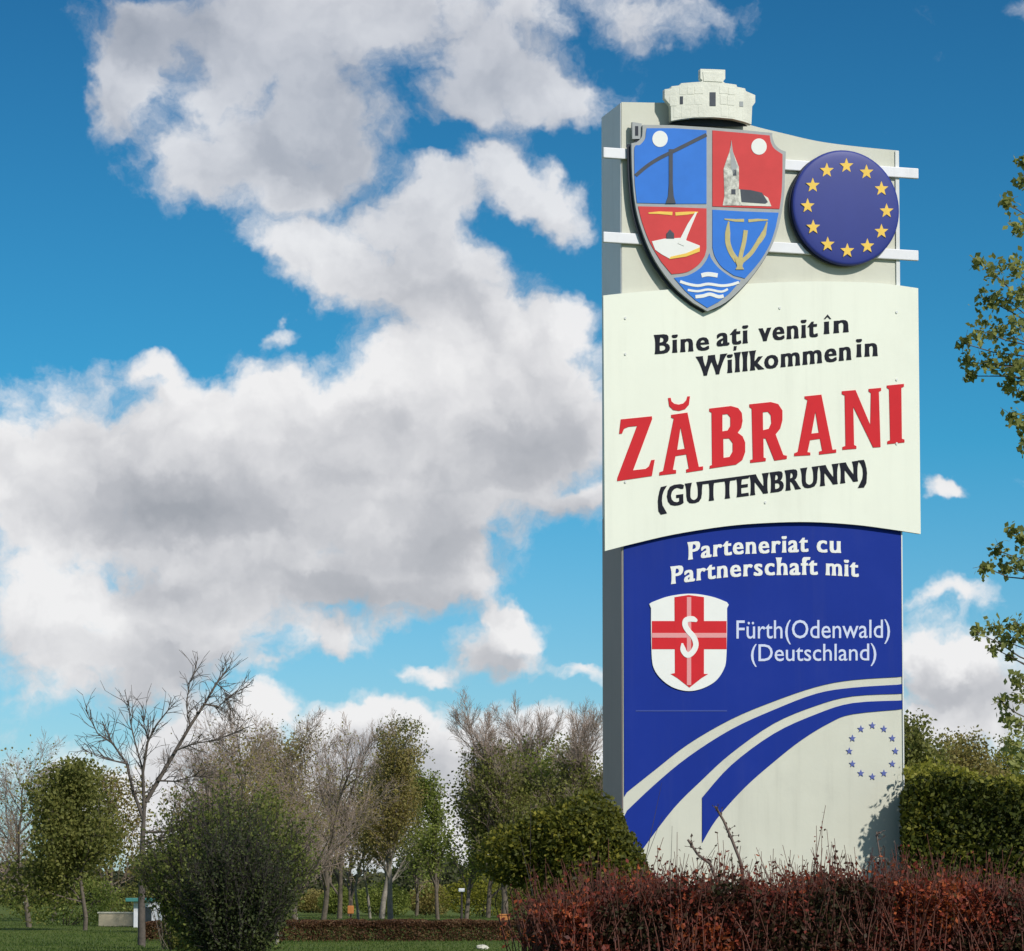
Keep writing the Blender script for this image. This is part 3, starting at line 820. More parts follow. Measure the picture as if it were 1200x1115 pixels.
def tree(name, label, px, dist, top_y, group, leafm, barkm, seed, leaves=6000, lsize=.16, scatter=.35, twigm=None, hmin=.0, minr=.008, bare_top=None, **kw):
    rng = np.random.default_rng(seed)
    base = at(px, 1042, dist); base.z = 0
    height = EYE + (1042 - top_y) / F * dist
    kw.setdefault('r0', height * .016)
    segs, tips = grow(rng, None, height * kw.pop('hk', .86), **kw)
    mx = max(s[1][2] for s in segs); k = height / mx
    t = empty(name, base, label, 'tree', group)
    main = [(s[0] * [1, 1, k], s[1] * [1, 1, k], max(s[2], minr), max(s[3], minr)) for s in segs if s[4] <= 1]
    fine = [(s[0] * [1, 1, k], s[1] * [1, 1, k], max(s[2], minr * .8), max(s[3], minr * .6)) for s in segs if s[4] > 1]
    tube_obj('trunk', main, barkm, t, 6)
    tube_obj('twigs', fine, twigm or barkm, t, 3)
    if leaves:
        tips = tips * [1, 1, k]
        tips = tips[tips[:, 2] > hmin * height]
        if bare_top: 
            pr = np.clip((bare_top * height - tips[:, 2]) / (.26 * height) + .5, 0, 1); tips = tips[rng.random(len(tips)) < pr]
        tips = tips[tips[:, 2] < (.90 if name == 'leafless_tree' else .97) * height]
        C = tips[rng.integers(0, len(tips), leaves)] + np.clip(rng.normal(size=(leaves, 3)), -1.5, 1.5) * scatter
        leaf_obj('crown', C, lsize, leafm, t, rng, aspect=.75)
    return t

def lump(p, s, ph=0.0):
    """cheap smooth 3D noise, about -1..1"""
    x, y, z = p[:, 0] * s + ph, p[:, 1] * s - ph * .7, p[:, 2] * s + ph * 1.3
    return (np.sin(x * 1.0 + 1.7 * np.sin(y * .9)) + np.sin(y * 1.3 + 1.3 * np.sin(z * 1.1 + x * .4)) + np.sin(z * 1.2 + 1.5 * np.sin(x * .8 + 2))) / 3

def ellipsoid_leaves(rng, ells, n, depth=.35, lumpamp=.18, ls=3.0):
    """points through the outer shell of a cluster of ellipsoids (cx,cy,cz,rx,ry,rz)"""
    ells = np.array(ells, float)
    w_ = (ells[:, 3] * ells[:, 5]) ** 1.0; w_ /= w_.sum()
    idx = rng.choice(len(ells), n, p=w_)
    d = rng.normal(size=(n, 3)); d /= np.linalg.norm(d, axis=1, keepdims=True)
    r = 1 - depth * rng.random(n) ** 1.5
    e = ells[idx]
    P_ = e[:, :3] + d * e[:, 3:] * r[:, None]
    P_ += d * e[:, 3:] * (lumpamp * lump(P_, ls))[:, None]
    return P_

def bush(name, label, px, dist, group, ells, n, lsize, leafm, barkm, seed, cat='shrub', stems=10, stick=0, sr=.03, **kw):
    """ells in metres relative to the base"""
    rng = np.random.default_rng(seed)
    base = at(px, 1042, dist); base.z = 0
    t = empty(name, base, label, cat, group)
    C = ellipsoid_leaves(rng, ells, n, **kw); C = C[C[:, 2] > .02]
    leaf_obj('foliage', C, lsize, leafm, t, rng)
    S = []
    for k in range(stems + stick):
        e = ells[rng.integers(len(ells))]
        tgt = np.array([e[0] + rng.normal() * e[3] * .5, e[1] + rng.normal() * e[4] * .5, e[2] + e[5] * (.4 + .5 * rng.random() if k < stems else 1.0 + .25 * rng.random())])
        b0 = np.array([rng.normal() * .12 + e[0] * .3, rng.normal() * .12, -.05])
        prev = b0
        for i in range(1, 6):
            f_ = i / 5; q = b0 * (1 - f_) + tgt * f_ + rng.normal(size=3) * .03 * np.linalg.norm(tgt)
            S.append((prev, q, sr * (1.1 - (i - 1) / 5), sr * (1.1 - i / 5))); prev = q
    tube_obj('stems', S, barkm, t, 5)
    return t

def dark_core(): pass

# leaf materials
L_olive = leafmat('olive_leaves', [(0, (.11, .12, .03)), (.5, (.21, .22, .055)), (1, (.33, .32, .09))], trans=.5)
L_shrub = leafmat('shrub_leaves', [(0, (.075, .10, .025)), (.5, (.17, .20, .045)), (1, (.30, .33, .08))], trans=.5)
L_dark = leafmat('dark_green_leaves', [(0, (.026, .036, .013)), (.6, (.058, .075, .022)), (1, (.11, .13, .035))], trans=.35)  # inner hedge leaves; in the shrub core this dark tone paints shade
L_brown = leafmat('olive_brown_leaves', [(0, (.21, .16, .055)), (.5, (.34, .28, .09)), (1, (.40, .38, .12))], trans=.5)
L_green = leafmat('fresh_green_leaves', [(0, (.13, .16, .03)), (.5, (.25, .30, .06)), (1, (.37, .41, .11))], trans=.5)
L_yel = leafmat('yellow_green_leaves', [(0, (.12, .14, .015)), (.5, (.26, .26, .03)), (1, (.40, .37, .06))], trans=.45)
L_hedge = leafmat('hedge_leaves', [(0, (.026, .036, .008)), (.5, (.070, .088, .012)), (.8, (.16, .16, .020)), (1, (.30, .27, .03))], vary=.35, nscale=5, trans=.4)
L_bush = leafmat('bush_leaves', [(0, (.045, .055, .010)), (.5, (.12, .13, .018)), (.8, (.24, .22, .025)), (1, (.38, .33, .04))], vary=.35, nscale=5, trans=.4)
L_red = leafmat('red_barberry_leaves', [(0, (.040, .052, .016)), (.28, (.055, .036, .016)), (.45, (.085, .026, .020)), (.62, (.25, .045, .028)), (.80, (.46, .11, .030)), (.93, (.14, .05, .03)), (1, (.10, .11, .03))], vary=.6, nscale=3.2, trans=.35)
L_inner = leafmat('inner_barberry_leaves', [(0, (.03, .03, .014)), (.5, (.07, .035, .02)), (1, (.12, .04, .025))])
L_tree = leafmat('young_leaves', [(0, (.15, .17, .04)), (.5, (.30, .33, .09)), (1, (.48, .49, .19))], trans=.5)
L_brownhedge = leafmat('brown_clipped_leaves', [(0, (.07, .035, .02)), (.6, (.16, .075, .035)), (1, (.20, .14, .06))])
L_far = leafmat('far_wood_leaves', [(0, (.030, .038, .018)), (.6, (.075, .085, .036)), (1, (.13, .13, .06))], nscale=.2)

G_BG = 'trees across the park'
# bare, reaching tree at the left: explicit limbs
def bare_tree():
    rng = np.random.default_rng(11)
    dist = 88.0
    base = at(166, 1042, dist); base.z = 0
    t = empty('bare_tree', base, 'dark leafless tree with long slanting limbs, left of the big olive shrub', 'tree')
    def Q(x, y, dy=0.0):
        q = at(x, y, dist) - base; return np.array([q.x, dy, q.z])
    limbs = [
        ([(166, 1110), (166, 1040), (167, 990), (169, 950), (171, 940)], .17, 0),
        ([(171, 940), (185, 915), (205, 880), (222, 850), (238, 825), (252, 800), (267, 780)], .10, .6),
        ([(169, 950), (168, 905), (174, 870), (185, 850), (200, 832)], .075, -.5),
        ([(168, 960), (155, 925), (148, 895), (130, 870), (118, 845)], .08, .4),
        ([(238, 825), (255, 828), (268, 815), (282, 806)], .04, .9), ([(205, 880), (228, 872), (255, 868), (300, 850)], .04, -.7),
        ([(252, 800), (262, 808), (267, 822), (270, 835)], .03, .3), ([(170, 975), (195, 975), (215, 965), (228, 948)], .06, .5),
        ([(168, 905), (158, 870), (152, 845), (150, 820)], .04, .2), ([(185, 915), (205, 916), (228, 910), (250, 912)], .04, -.3),
        ([(222, 850), (218, 825), (222, 800), (228, 786)], .03, .2), ([(174, 870), (168, 850), (166, 826)], .03, .5),
        ([(166, 990), (185, 985), (200, 965)], .05, .9), ([(130, 870), (115, 860), (100, 830)], .04, -.3), ([(148, 895), (125, 890), (100, 880)], .04, -.3),
    ]
    big, fine = [], []
    for pts, r, dy in limbs:
        w3 = [Q(x, y, dy * i / len(pts)) for i, (x, y) in enumerate(pts)]
        n = len(w3) - 1
        for i in range(n):
            big.append((w3[i], w3[i + 1], r * (1 - .7 * i / n), r * (1 - .7 * (i + 1) / n)))
            if r < .15:
                for k in range(7):
                    f_ = rng.random(); q = w3[i] * (1 - f_) + w3[i + 1] * f_
                    d = (w3[i + 1] - w3[i]); L = np.linalg.norm(d); d = d / L + rng.normal(size=3) * .55 + [0, 0, .2]; d /= np.linalg.norm(d)
                    ln = .35 + .5 * rng.random()
                    for s_ in range(3):
                        q2 = q + d * ln / 3; fine.append((q, q2, .014 - .003 * s_, .011 - .003 * s_)); 
                        if rng.random() < .8:
                            d2 = d + rng.normal(size=3) * .6; d2 /= np.linalg.norm(d2); fine.append((q2, q2 + d2 * ln * .4, .009, .005))
                        q = q2; d = d + rng.normal(size=3) * .2; d /= np.linalg.norm(d)
    big = [(a, b, c * .68, d * .68) for a, b, c, d in big]
    tube_obj('trunk', big, MAT['greybark'], t, 7); tube_obj('twigs', fine, MAT['greybark'], t, 3)
bare_tree()

TW = dict(levels=3, nb=(20, 12, 10), ang=(38, 34, 35), ratio=(.46, .5, .5), up=.38, start=.14)
tree('leafless_tree', 'leafless grey brown tree rising behind the left side of the olive shrub', 262, 132, 842, G_BG, None, MAT['bark'], 1, 0, twigm=MAT['twig'], **TW)
tree('leafless_tree', 'leafless tree with a twiggy crown above the middle of the olive shrub', 318, 128, 815, G_BG, L_brown, MAT['bark'], 2, 500, .10, twigm=MAT['twig'], **TW)
tree('leafless_tree', 'leafless pinkish brown tree between the olive shrub and the tallest poplar', 378, 140, 838, G_BG, None, MAT['bark'], 3, 0, twigm=MAT['twig'], **TW)
tree('leafless_tree', 'leafless brown tree rising over the right shoulder of the olive shrub', 345, 126, 828, G_BG, L_brown, MAT['bark'], 34, 2500, .09, .3, twigm=MAT['twig'], **TW)
tree('leafless_tree', 'broad brownish leafless tree right behind the top of the olive shrub', 290, 112, 848, G_BG, L_brown, MAT['bark'], 35, 3500, .09, .3, twigm=MAT['twig'], **TW)
tree('leafless_tree', 'low leafless tree close to the left of the tallest poplar', 398, 170, 858, G_BG, L_brown, MAT['bark'], 33, 700, .10, twigm=MAT['twig'], **TW)
PO = dict(levels=3, nb=(20, 7, 5), ang=(24, 30, 35), ratio=(.30, .42, .45), up=.5, start=.16)
tree('poplar_tree', 'tall olive brown poplar with a thin green top, left of the gap', 458, 158, 832, G_BG, L_brown, MAT['palebark'], 4, 11000, .12, .34, twigm=MAT['twig'], hmin=.22, bare_top=.80, levels=3, nb=(22, 8, 5), ang=(34, 34, 35), ratio=(.30, .45, .45), up=.5, start=.2)
tree('poplar_tree', 'green topped slender tree merging with the tall olive brown poplar', 447, 170, 838, G_BG, L_olive, MAT['palebark'], 44, 6000, .13, .3, hmin=.3, **PO)
tree('slender_tree', 'slender pale green tree just right of the sky gap', 513, 165, 903, G_BG, L_green, MAT['bark'], 5, 5000, .13, .22, hmin=.2, **PO)
tree('slender_tree', 'slender loose tree with fresh leaves, left of the tall twiggy group', 546, 150, 896, G_BG, L_green, MAT['bark'], 6, 7000, .13, .22, hmin=.15, **PO)
tree('twiggy_tree', 'tall tree with a bare twiggy top and green lower crown, left of three', 592, 150, 806, G_BG, L_olive, MAT['bark'], 7, 14000, .14, .35, twigm=MAT['twig'], bare_top=.62, hmin=.15, levels=3, nb=(32, 14, 12), ang=(26, 28, 30), ratio=(.38, .5, .5), up=.5, start=.15)
tree('twiggy_tree', 'tall tree with a bare twiggy top, middle one of three behind the round bush', 640, 155, 812, G_BG, L_green, MAT['bark'], 8, 16000, .14, .35, twigm=MAT['twig'], bare_top=.66, hmin=.15, levels=3, nb=(32, 14, 12), ang=(28, 28, 30), ratio=(.38, .5, .5), up=.5, start=.15)
tree('twiggy_tree', 'tall bare topped tree touching the left edge of the sign', 690, 150, 815, G_BG, L_olive, MAT['bark'], 9, 14000, .14, .35, twigm=MAT['twig'], bare_top=.62, hmin=.15, levels=3, nb=(32, 14, 12), ang=(28, 28, 30), ratio=(.38, .5, .5), up=.5, start=.15)
tree('leafy_tree', 'olive green tree just right of the sign', 1078, 120, 846, G_BG, L_olive, MAT['bark'], 10, 16000, .14, .4, levels=3, nb=(16, 7, 5), ang=(50, 40, 38), ratio=(.40, .45, .45), up=.3, start=.15)
tree('leafy_tree', 'yellowish green tree behind the middle of the tall hedge', 1135, 130, 862, G_BG, L_brown, MAT['bark'], 12, 16000, .14, .4, levels=3, nb=(16, 7, 5), ang=(52, 40, 38), ratio=(.42, .45, .45), up=.3, start=.15)
tree('leafy_tree', 'pale green tree behind the hedge at the right edge', 1192, 125, 848, G_BG, L_olive, MAT['bark'], 13, 16000, .14, .4, levels=3, nb=(16, 7, 5), ang=(52, 40, 38), ratio=(.42, .45, .45), up=.3, start=.15)
tree('leafy_tree', 'bushy green tree at the left edge beyond the bare tree', 100, 120, 900, G_BG, L_olive, MAT['bark'], 14, 16000, .14, .4, levels=3, nb=(14, 7, 5), ang=(52, 40, 38), ratio=(.42, .45, .45), up=.3, start=.15)
tree('leafless_tree', 'leafless tree nearest the left edge of the view', 35, 130, 850, G_BG, L_brown, MAT['bark'], 15, 1000, .11, twigm=MAT['twig'], **TW)
for i, (px, di, ty, lm, nl, lab) in enumerate([
    (235, 150, 872, L_brown, 5000, 'hazy brown tree filling the gap left of the olive shrub top'),
    (330, 160, 862, L_brown, 6000, 'hazy brown tree behind the right half of the olive shrub'),
    (410, 185, 880, L_olive, 6000, 'soft olive tree between the bare trees and the tall poplar'),
    (488, 190, 918, L_green, 5000, 'light green low tree filling in right of the tall poplar'),
    (572, 175, 868, L_green, 7000, 'light green tree at the left flank of the tall twiggy group'),
    (668, 170, 862, L_olive, 8000, 'soft olive tree between the two right twiggy trees'),
    (1105, 170, 872, L_green, 8000, 'rounded light green tree low behind the tall hedge'),
    (1165, 175, 862, L_yel, 7000, 'rounded yellow green tree behind the hedge, near the right edge'),
    (62, 160, 890, L_olive, 7000, 'soft olive tree between the two trees at the far left'),
    (130, 165, 905, L_brown, 6000, 'low brownish tree just left of the big bare tree')]):
    tree('hazy_tree', lab, px, di, ty, G_BG, lm, MAT['bark'], 100 + i, nl, .15, .42, twigm=MAT['twig'], hmin=.12, levels=3, nb=(18, 9, 6), ang=(42, 36, 35), ratio=(.40, .48, .48), up=.4, start=.12)
# thin park trunks seen under the crowns
for i, (px, di, ty, lab) in enumerate([
    (348, 150, 925, 'thin young tree with a pale trunk beside the shaded core of the olive shrub'),
    (420, 160, 930, 'thin young tree with a pale trunk left of the tall poplar'),
    (434, 172, 940, 'slim young tree close behind the pale thin trunk'),
    (588, 150, 930, 'slim tree standing behind the orange post')]):
    tree('young_tree', lab, px, di, ty, 'young park trees', L_brown, MAT['palebark'], 60 + i, 1500, .11, .25, twigm=MAT['twig'], hmin=.42, r0=.09, levels=3, nb=(10, 6, 4), ang=(32, 35, 35), ratio=(.38, .45, .45), up=.3, start=.42)

# large olive shrub and its shaded core, with the shade put into dark leaves
def fan_shrub(name, label, px, dist, group, n_st, height, half, leafm, barkm, seed, per=90, lsize=.06, spread=.10, bare=.2, lo=.12, depth=.8):
    """many stems fanning up from one root, leafy along their length"""
    rng = np.random.default_rng(seed)
    base = at(px, 1042, dist); base.z = 0
    t = empty(name, base, label, 'shrub', group)
    S, LC = [], []
    for k in range(n_st):
        az = rng.random() * 2 * math.pi; rad = math.sqrt(rng.random())
        hh = height * (1 - .42 * rad ** 2) * (.62 + .38 * rng.random())
        top = np.array([math.cos(az) * rad * half, math.sin(az) * rad * half * depth, hh])
        p = np.array([math.cos(az) * rad * .22, math.sin(az) * rad * .22, -.05])
        d0 = np.array([top[0] * .9, top[1] * .9, hh * .75]); 
        q0 = p; jit = rng.normal(size=3) * .10 * height / 4
        nseg = 9
        for i in range(1, nseg + 1):
            f_ = i / nseg
            out = f_ ** .75
            q = np.array([p[0] + (top[0] - p[0]) * out, p[1] + (top[1] - p[1]) * out, p[2] + (top[2] - p[2]) * f_]) + jit * math.sin(f_ * 3.0) + rng.normal(size=3) * .02
            r_ = .022 * (1 - f_ * .85)
            S.append((q0, q, r_ * 1.1, r_))
            if f_ > lo:
                dens = per / nseg * (1.0 if f_ < 1 - bare else .35) * (.4 + 1.2 * rng.random())
                m_ = int(dens); c = q0 + (q - q0) * rng.random((m_, 1))
                LC.append(c + rng.normal(size=(m_, 3)) * spread * (1.25 - .7 * f_))
                for w_ in range(2):
                    dd = (q - q0) / np.linalg.norm(q - q0) + rng.normal(size=3) * .45; S.append((q, q + dd * .28, .006, .003))
                    LC.append((q + dd * .28)[None] + rng.normal(size=(3, 3)) * .05)
            q0 = q
    tube_obj('stems', S, barkm, t, 4)
    leaf_obj('foliage', np.concatenate(LC), lsize, leafm, t, rng)
    return t
fan_shrub('olive_shrub', 'large olive green shrub fanning out in wispy upright shoots, at the left', 264, 75, None, 380, 4.25, 2.15, L_shrub, MAT['darkbark'], 21, per=130, lsize=.085, spread=.14, bare=.3)
fan_shrub('shaded_shrub_core', 'shaded core of the large olive shrub, its shade put into darker leaves', 276, 70, None, 170, 3.3, 1.25, L_dark, MAT['darkbark'], 22, per=120, lsize=.075, spread=.11, bare=.2, lo=.02)  # added dark-leaved clump painting the shade inside the olive shrub
bush('low_shrub', 'low loose olive shrub at the foot of the bare tree', 204, 82, None, [(.1, 0, .9, .45, .6, 1.1), (.5, 0, .8, .5, .6, 1.0), (.2, 0, 1.9, .5, .5, .7), (-.5, 0, 2.1, .6, .5, .55)],
     15000, .08, L_olive, MAT['bark'], 23, stems=16, stick=30, sr=.012, depth=.9, lumpamp=.5, ls=3)
tb = empty('young_tree', tuple(at(325, 1042, 92).xy) + (0,), 'small tree whose pale trunk shows just right of the shaded core of the olive shrub', 'tree')
rng = np.random.default_rng(70)
sg, tp = grow(rng, None, 3.9, .07, levels=3, nb=(9, 6, 4), ang=(35, 35, 35), ratio=(.4, .45, .45), start=.35)
tube_obj('trunk', [s[:4] for s in sg if s[4] <= 1], MAT['palebark'], tb, 6); tube_obj('twigs', [s[:4] for s in sg if s[4] > 1], MAT['bark'], tb, 3)
leaf_obj('crown', tp[rng.integers(0, len(tp), 3500)] + rng.normal(size=(3500, 3)) * .22, .09, L_olive, tb, rng)

# understorey shrubs
for i, (px, di, wd, hh, lm, lab) in enumerate([
    (395, 200, 1.1, 1.9, L_green, 'low green shrub below the leafless trees'), (448, 190, 1.6, 2.1, L_green, 'bright green shrub left of the poplar trunk'),
    (502, 195, 1.2, 2.2, L_brown, 'olive brown shrub right of the poplar trunk'), (560, 185, 1.9, 2.6, L_yel, 'rounded yellow green shrub behind the orange post'),
    (620, 180, 1.8, 2.6, L_olive, 'olive shrub behind the left end of the red hedge'), (366, 210, 1.3, 1.6, L_brown, 'small brownish shrub beside the pale thin trunk'),
    (190, 150, 2.2, 2.2, L_olive, 'olive shrub beyond the foot of the bare tree'), (75, 140, 2.4, 2.6, L_green, 'green shrub near the left edge')]):
    bush('park_shrub', lab, px, di, 'shrubs under the park trees', [(0, 0, hh * .5, wd, wd * .8, hh * .52), (wd * .5, 0, hh * .4, wd * .6, wd * .6, hh * .42), (-wd * .5, 0, hh * .42, wd * .6, wd * .6, hh * .4)],
         5000, .13, lm, MAT['bark'], 80 + i, stems=6, depth=.5, lumpamp=.3, ls=2.0)

# far wood
rng = np.random.default_rng(5)
n = 70000
X = rng.uniform(-75, 80, n); Yb = 300 + rng.uniform(0, 26, n)
prof = 4.3 + 1.1 * np.sin(X * .21 + 1) + .9 * np.sin(X * .53) + .5 * np.sin(X * 1.7)
Zb = prof * rng.random(n) ** .7
C = np.stack([X, Yb, Zb], 1); C += (rng.normal(size=(n, 3)) * .25)
fw = leaf_obj('far_wood', C, .55, L_far, None, rng, aspect=.8)
fw['kind'] = 'stuff'; fw['label'] = 'low dark line of woodland along the horizon'; fw['category'] = 'woodland'

# clipped brown hedge across the lawn
def box_hedge(name, label, p0, p1, width, height, n, lsize, leafm, barkm, seed, cat='hedge', lump_a=.06, topm=None, ls=4.0, zmin=0.0, wisps=0, wispm=None, stems=60, cap=.0, sr=1.0, hprof=None):
    rng = np.random.default_rng(seed)
    p0 = np.array(p0, float); p1 = np.array(p1, float); d = p1 - p0; L = np.linalg.norm(d); d /= L; nn = np.array([d[1], -d[0]])
    t = empty(name, (p0[0], p0[1], 0), label, cat)
    # faces: front, back, top, ends, plus a thinner fill
    ar = np.array([L * height, L * height * .6, L * width * 1.3, width * height, width * height]); pr = ar / ar.sum()
    f_ = rng.choice(5, n, p=pr); a = rng.random(n); b = rng.random(n); dep = np.abs(rng.normal(size=n)) * .09
    s = a * L; q = np.zeros(n); z = zmin + b * (height - zmin)
    q[f_ == 0] = width / 2 - dep[f_ == 0]; q[f_ == 1] = -width / 2 + dep[f_ == 1]
    k = f_ == 2; q[k] = (b[k] - .5) * width; z[k] = height - dep[k]
    k = f_ == 3; s[k] = dep[k]; q[k] = (a[k] - .5) * width
    k = f_ == 4; s[k] = L - dep[k]; q[k] = (a[k] - .5) * width
    P_ = np.stack([s, q, z], 1)
    lu = lump(P_, ls, seed) + .5 * lump(P_, ls * 2.7, seed + 3)
    P_[:, 1] += np.sign(q) * lump_a * lu * (f_ < 2); P_[:, 2] += lump_a * lu * (f_ == 2) + cap * np.sin(s / L * math.pi)
    if hprof is not None: P_[:, 2] *= hprof(P_[:, 0], L)
    W_ = np.stack([d[0] * P_[:, 0] + nn[0] * P_[:, 1], d[1] * P_[:, 0] + nn[1] * P_[:, 1], P_[:, 2]], 1)
    leaf_obj('foliage', W_, lsize, leafm, t, rng)
    S = []
    for i in range(stems):
        s0 = (.04 + .92 * rng.random()) * L; q0 = (rng.random() - .5) * width * .6
        b0 = np.array([d[0] * s0 + nn[0] * q0, d[1] * s0 + nn[1] * q0, -.03]); prev = b0; dd = np.array([rng.normal() * .12, rng.normal() * .12, 1.0])
        for j in range(4):
            qn = prev + dd * height / 4.9; S.append((prev, qn, (.012 - .002 * j) * sr, (.010 - .002 * j) * sr)); prev = qn; dd = dd + rng.normal(size=3) * .1
    tube_obj('stems', S, barkm, t, 4)
    return t, d, nn, L

a_ = at(325, 1042, 97); b_ = at(625, 1042, 97)
box_hedge('clipped_hedge', 'low clipped brown hedge across the far lawn', (a_.x, a_.y), (b_.x, b_.y), .9, .62, 39000, .06, L_brownhedge, MAT['redtwig'], 31, stems=80)
a_ = at(170, 1042, 99); b_ = at(240, 1042, 99)
box_hedge('clipped_hedge', 'short stretch of brown hedge left of the shaded core of the olive shrub', (a_.x, a_.y), (b_.x, b_.y), .9, .55, 9000, .06, L_brownhedge, MAT['redtwig'], 32, stems=30)

# tall green hedge right of the sign, reaching past its front edge
hA = at(1064, 1042, 15.2); 
hedge_x0 = hA.x
box_hedge('tall_hedge', 'tall clipped dark green hedge right of the sign, yellowish on top', (hedge_x0, 15.60), (hedge_x0 + 2.9, 15.40), 1.0, 2.11, 120000, .027, L_hedge, MAT['darkbark'], 41, lump_a=.075, ls=6, zmin=.8, stems=80, sr=.6, hprof=lambda s_, L_: 1 + .012 * np.sin(s_ * 4.2 + 1) + .010 * np.sin(s_ * 9.7) - .03 * (1 - np.clip(s_ / .12, 0, 1)) ** 2)
_hd = bpy.data.objects['tall_hedge']; rng = np.random.default_rng(411)
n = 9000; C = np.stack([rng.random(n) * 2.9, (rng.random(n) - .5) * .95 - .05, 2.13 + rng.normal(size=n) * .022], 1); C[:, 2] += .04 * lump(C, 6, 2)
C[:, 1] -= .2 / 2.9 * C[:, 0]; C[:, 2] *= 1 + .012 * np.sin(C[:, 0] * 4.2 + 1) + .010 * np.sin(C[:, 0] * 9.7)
leaf_obj('top_leaves', C, .024, L_yel, _hd, rng)  # thin layer of yellow-green leaves along the hedge top
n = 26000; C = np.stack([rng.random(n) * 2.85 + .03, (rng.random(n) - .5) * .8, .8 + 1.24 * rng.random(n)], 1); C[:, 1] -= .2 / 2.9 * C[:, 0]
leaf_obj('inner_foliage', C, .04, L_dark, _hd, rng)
# round bush in front of the sign's left edge
bush('round_bush', 'round dark green bush with yellowish top, covering the left foot of the sign', 668, 14.3, None,
     [(.06, 0, 1.68, .29, .32, .32), (.20, -.02, 1.45, .20, .25, .38), (-.22, .05, 1.76, .19, .25, .15), (.14, 0, 1.0, .17, .22, .5), (.10, 0, 1.80, .20, .2, .22), (-.1, 0, 1.78, .18, .2, .2)],
     60000, .022, L_bush, MAT['darkbark'], 42, stems=14, stick=14, sr=.007, depth=.5, lumpamp=.2, ls=11)

# red barberry hedge in the foreground
r0 = at(636, 1042, 13.2); r1 = at(1290, 1042, 13.6)
def red_prof(s_, L_):
    e_ = np.clip(s_ / .45, 0, 1); e_ = e_ * e_ * (3 - 2 * e_)
    return (.93 + .07 * e_) * (1 + .012 * np.sin(s_ * 5.1 + .6) + .010 * np.sin(s_ * 11.3) + .007 * np.sin(s_ * 27) - .012 * np.clip((s_ - 1.5) / .8, 0, 1))
rh, rd, rn, rL = box_hedge('barberry_hedge', 'red brown barberry hedge with prickly shoots in front of the sign', (r0.x, r0.y), (r1.x, r1.y), .75, 1.605, 105000, .023, L_red, MAT['redtwig'], 51, lump_a=.06, ls=7, zmin=.7, stems=90, sr=.45, hprof=red_prof)
rng = np.random.default_rng(52)
S, LC = [], []
for i in range(2300):
    s0 = rng.random() * (rL + .07) - .07; q0 = (rng.random() - .5) * .8
    b0 = np.array([rd[0] * s0 + rn[0] * q0, rd[1] * s0 + rn[1] * q0, 1.22 + rng.random() * .2])
    hgt = min(abs(rng.normal()), 1.7) * .055 * (1.9 if rng.random() < .08 else 1) + (1.605 * float(red_prof(np.array(s0), rL)) - b0[2]) + .005
    dd = np.array([rng.normal() * .22, rng.normal() * .22, 1.0]); prev = b0
    for j in range(3):
        qn = prev + dd * hgt / 3; S.append((prev, qn, .0032 - .0007 * j, .0026 - .0007 * j))
        for k in range(3): LC.append(prev + (qn - prev) * rng.random() + rng.normal(size=3) * .008)
        prev = qn; dd = dd + rng.normal(size=3) * .15
tube_obj('shoots', S, MAT['redtwig'], rh, 3)
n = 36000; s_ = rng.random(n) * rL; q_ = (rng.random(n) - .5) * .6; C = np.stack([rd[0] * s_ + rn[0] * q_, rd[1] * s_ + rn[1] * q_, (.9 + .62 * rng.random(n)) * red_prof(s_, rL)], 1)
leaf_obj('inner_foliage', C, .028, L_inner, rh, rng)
leaf_obj('shoot_leaves', LC, .020, L_red, rh, rng)

# dry stalks standing out of the hedge in front of the sign
for pts, r, lab in [([(843, 1040), (832, 1012), (818, 1002), (806, 984)], .0075, 'dry brown stalk leaning left out of the red hedge'),
                    ([(872, 1035), (867, 1008), (858, 985), (848, 962), (838, 945)], .0075, 'taller dry stalk crossing the cut blue arc of the sign'),
                    ([(1038, 1035), (1033, 1012), (1029, 990), (1027, 975)], .004, 'thin reddish stalk in the shaded corner of the sign')]:
    b0 = at(pts[0][0], 1042, 13.4); b0.z = 0
    t = empty('dry_stalk', b0, lab, 'plant stalk')
    w3 = [np.array([0, 0, -.02])] + [np.array(at(x, y, 13.4) - b0) for x, y in pts]
    segs = [(w3[i], w3[i + 1], r * (1.2 - i / len(w3) * .6), r * (1.2 - (i + 1) / len(w3) * .6)) for i in range(len(w3) - 1)]
    tube_obj('stem', segs, MAT['dry'], t, 6)
    rr = np.random.default_rng(int(pts[0][0])); ex = []; pods = []
    for i in range(2, len(w3) - 1):
        for k in range(4):
            q = w3[i] + (w3[i + 1] - w3[i]) * rr.random(); dd = rr.normal(size=3); dd[2] = abs(dd[2]); dd /= np.linalg.norm(dd)
            ex.append((q, q + dd * .035, .002, .001)); pods.append(q + dd * .035); pods.append(q + dd * .01)
    tube_obj('side_twigs', ex, MAT['dry'], t, 3)
    leaf_obj('dry_leaves', pods, .018, leafmat('dry_leaf', [(0, (.08, .05, .04)), (1, (.20, .15, .12))]), t, rr)

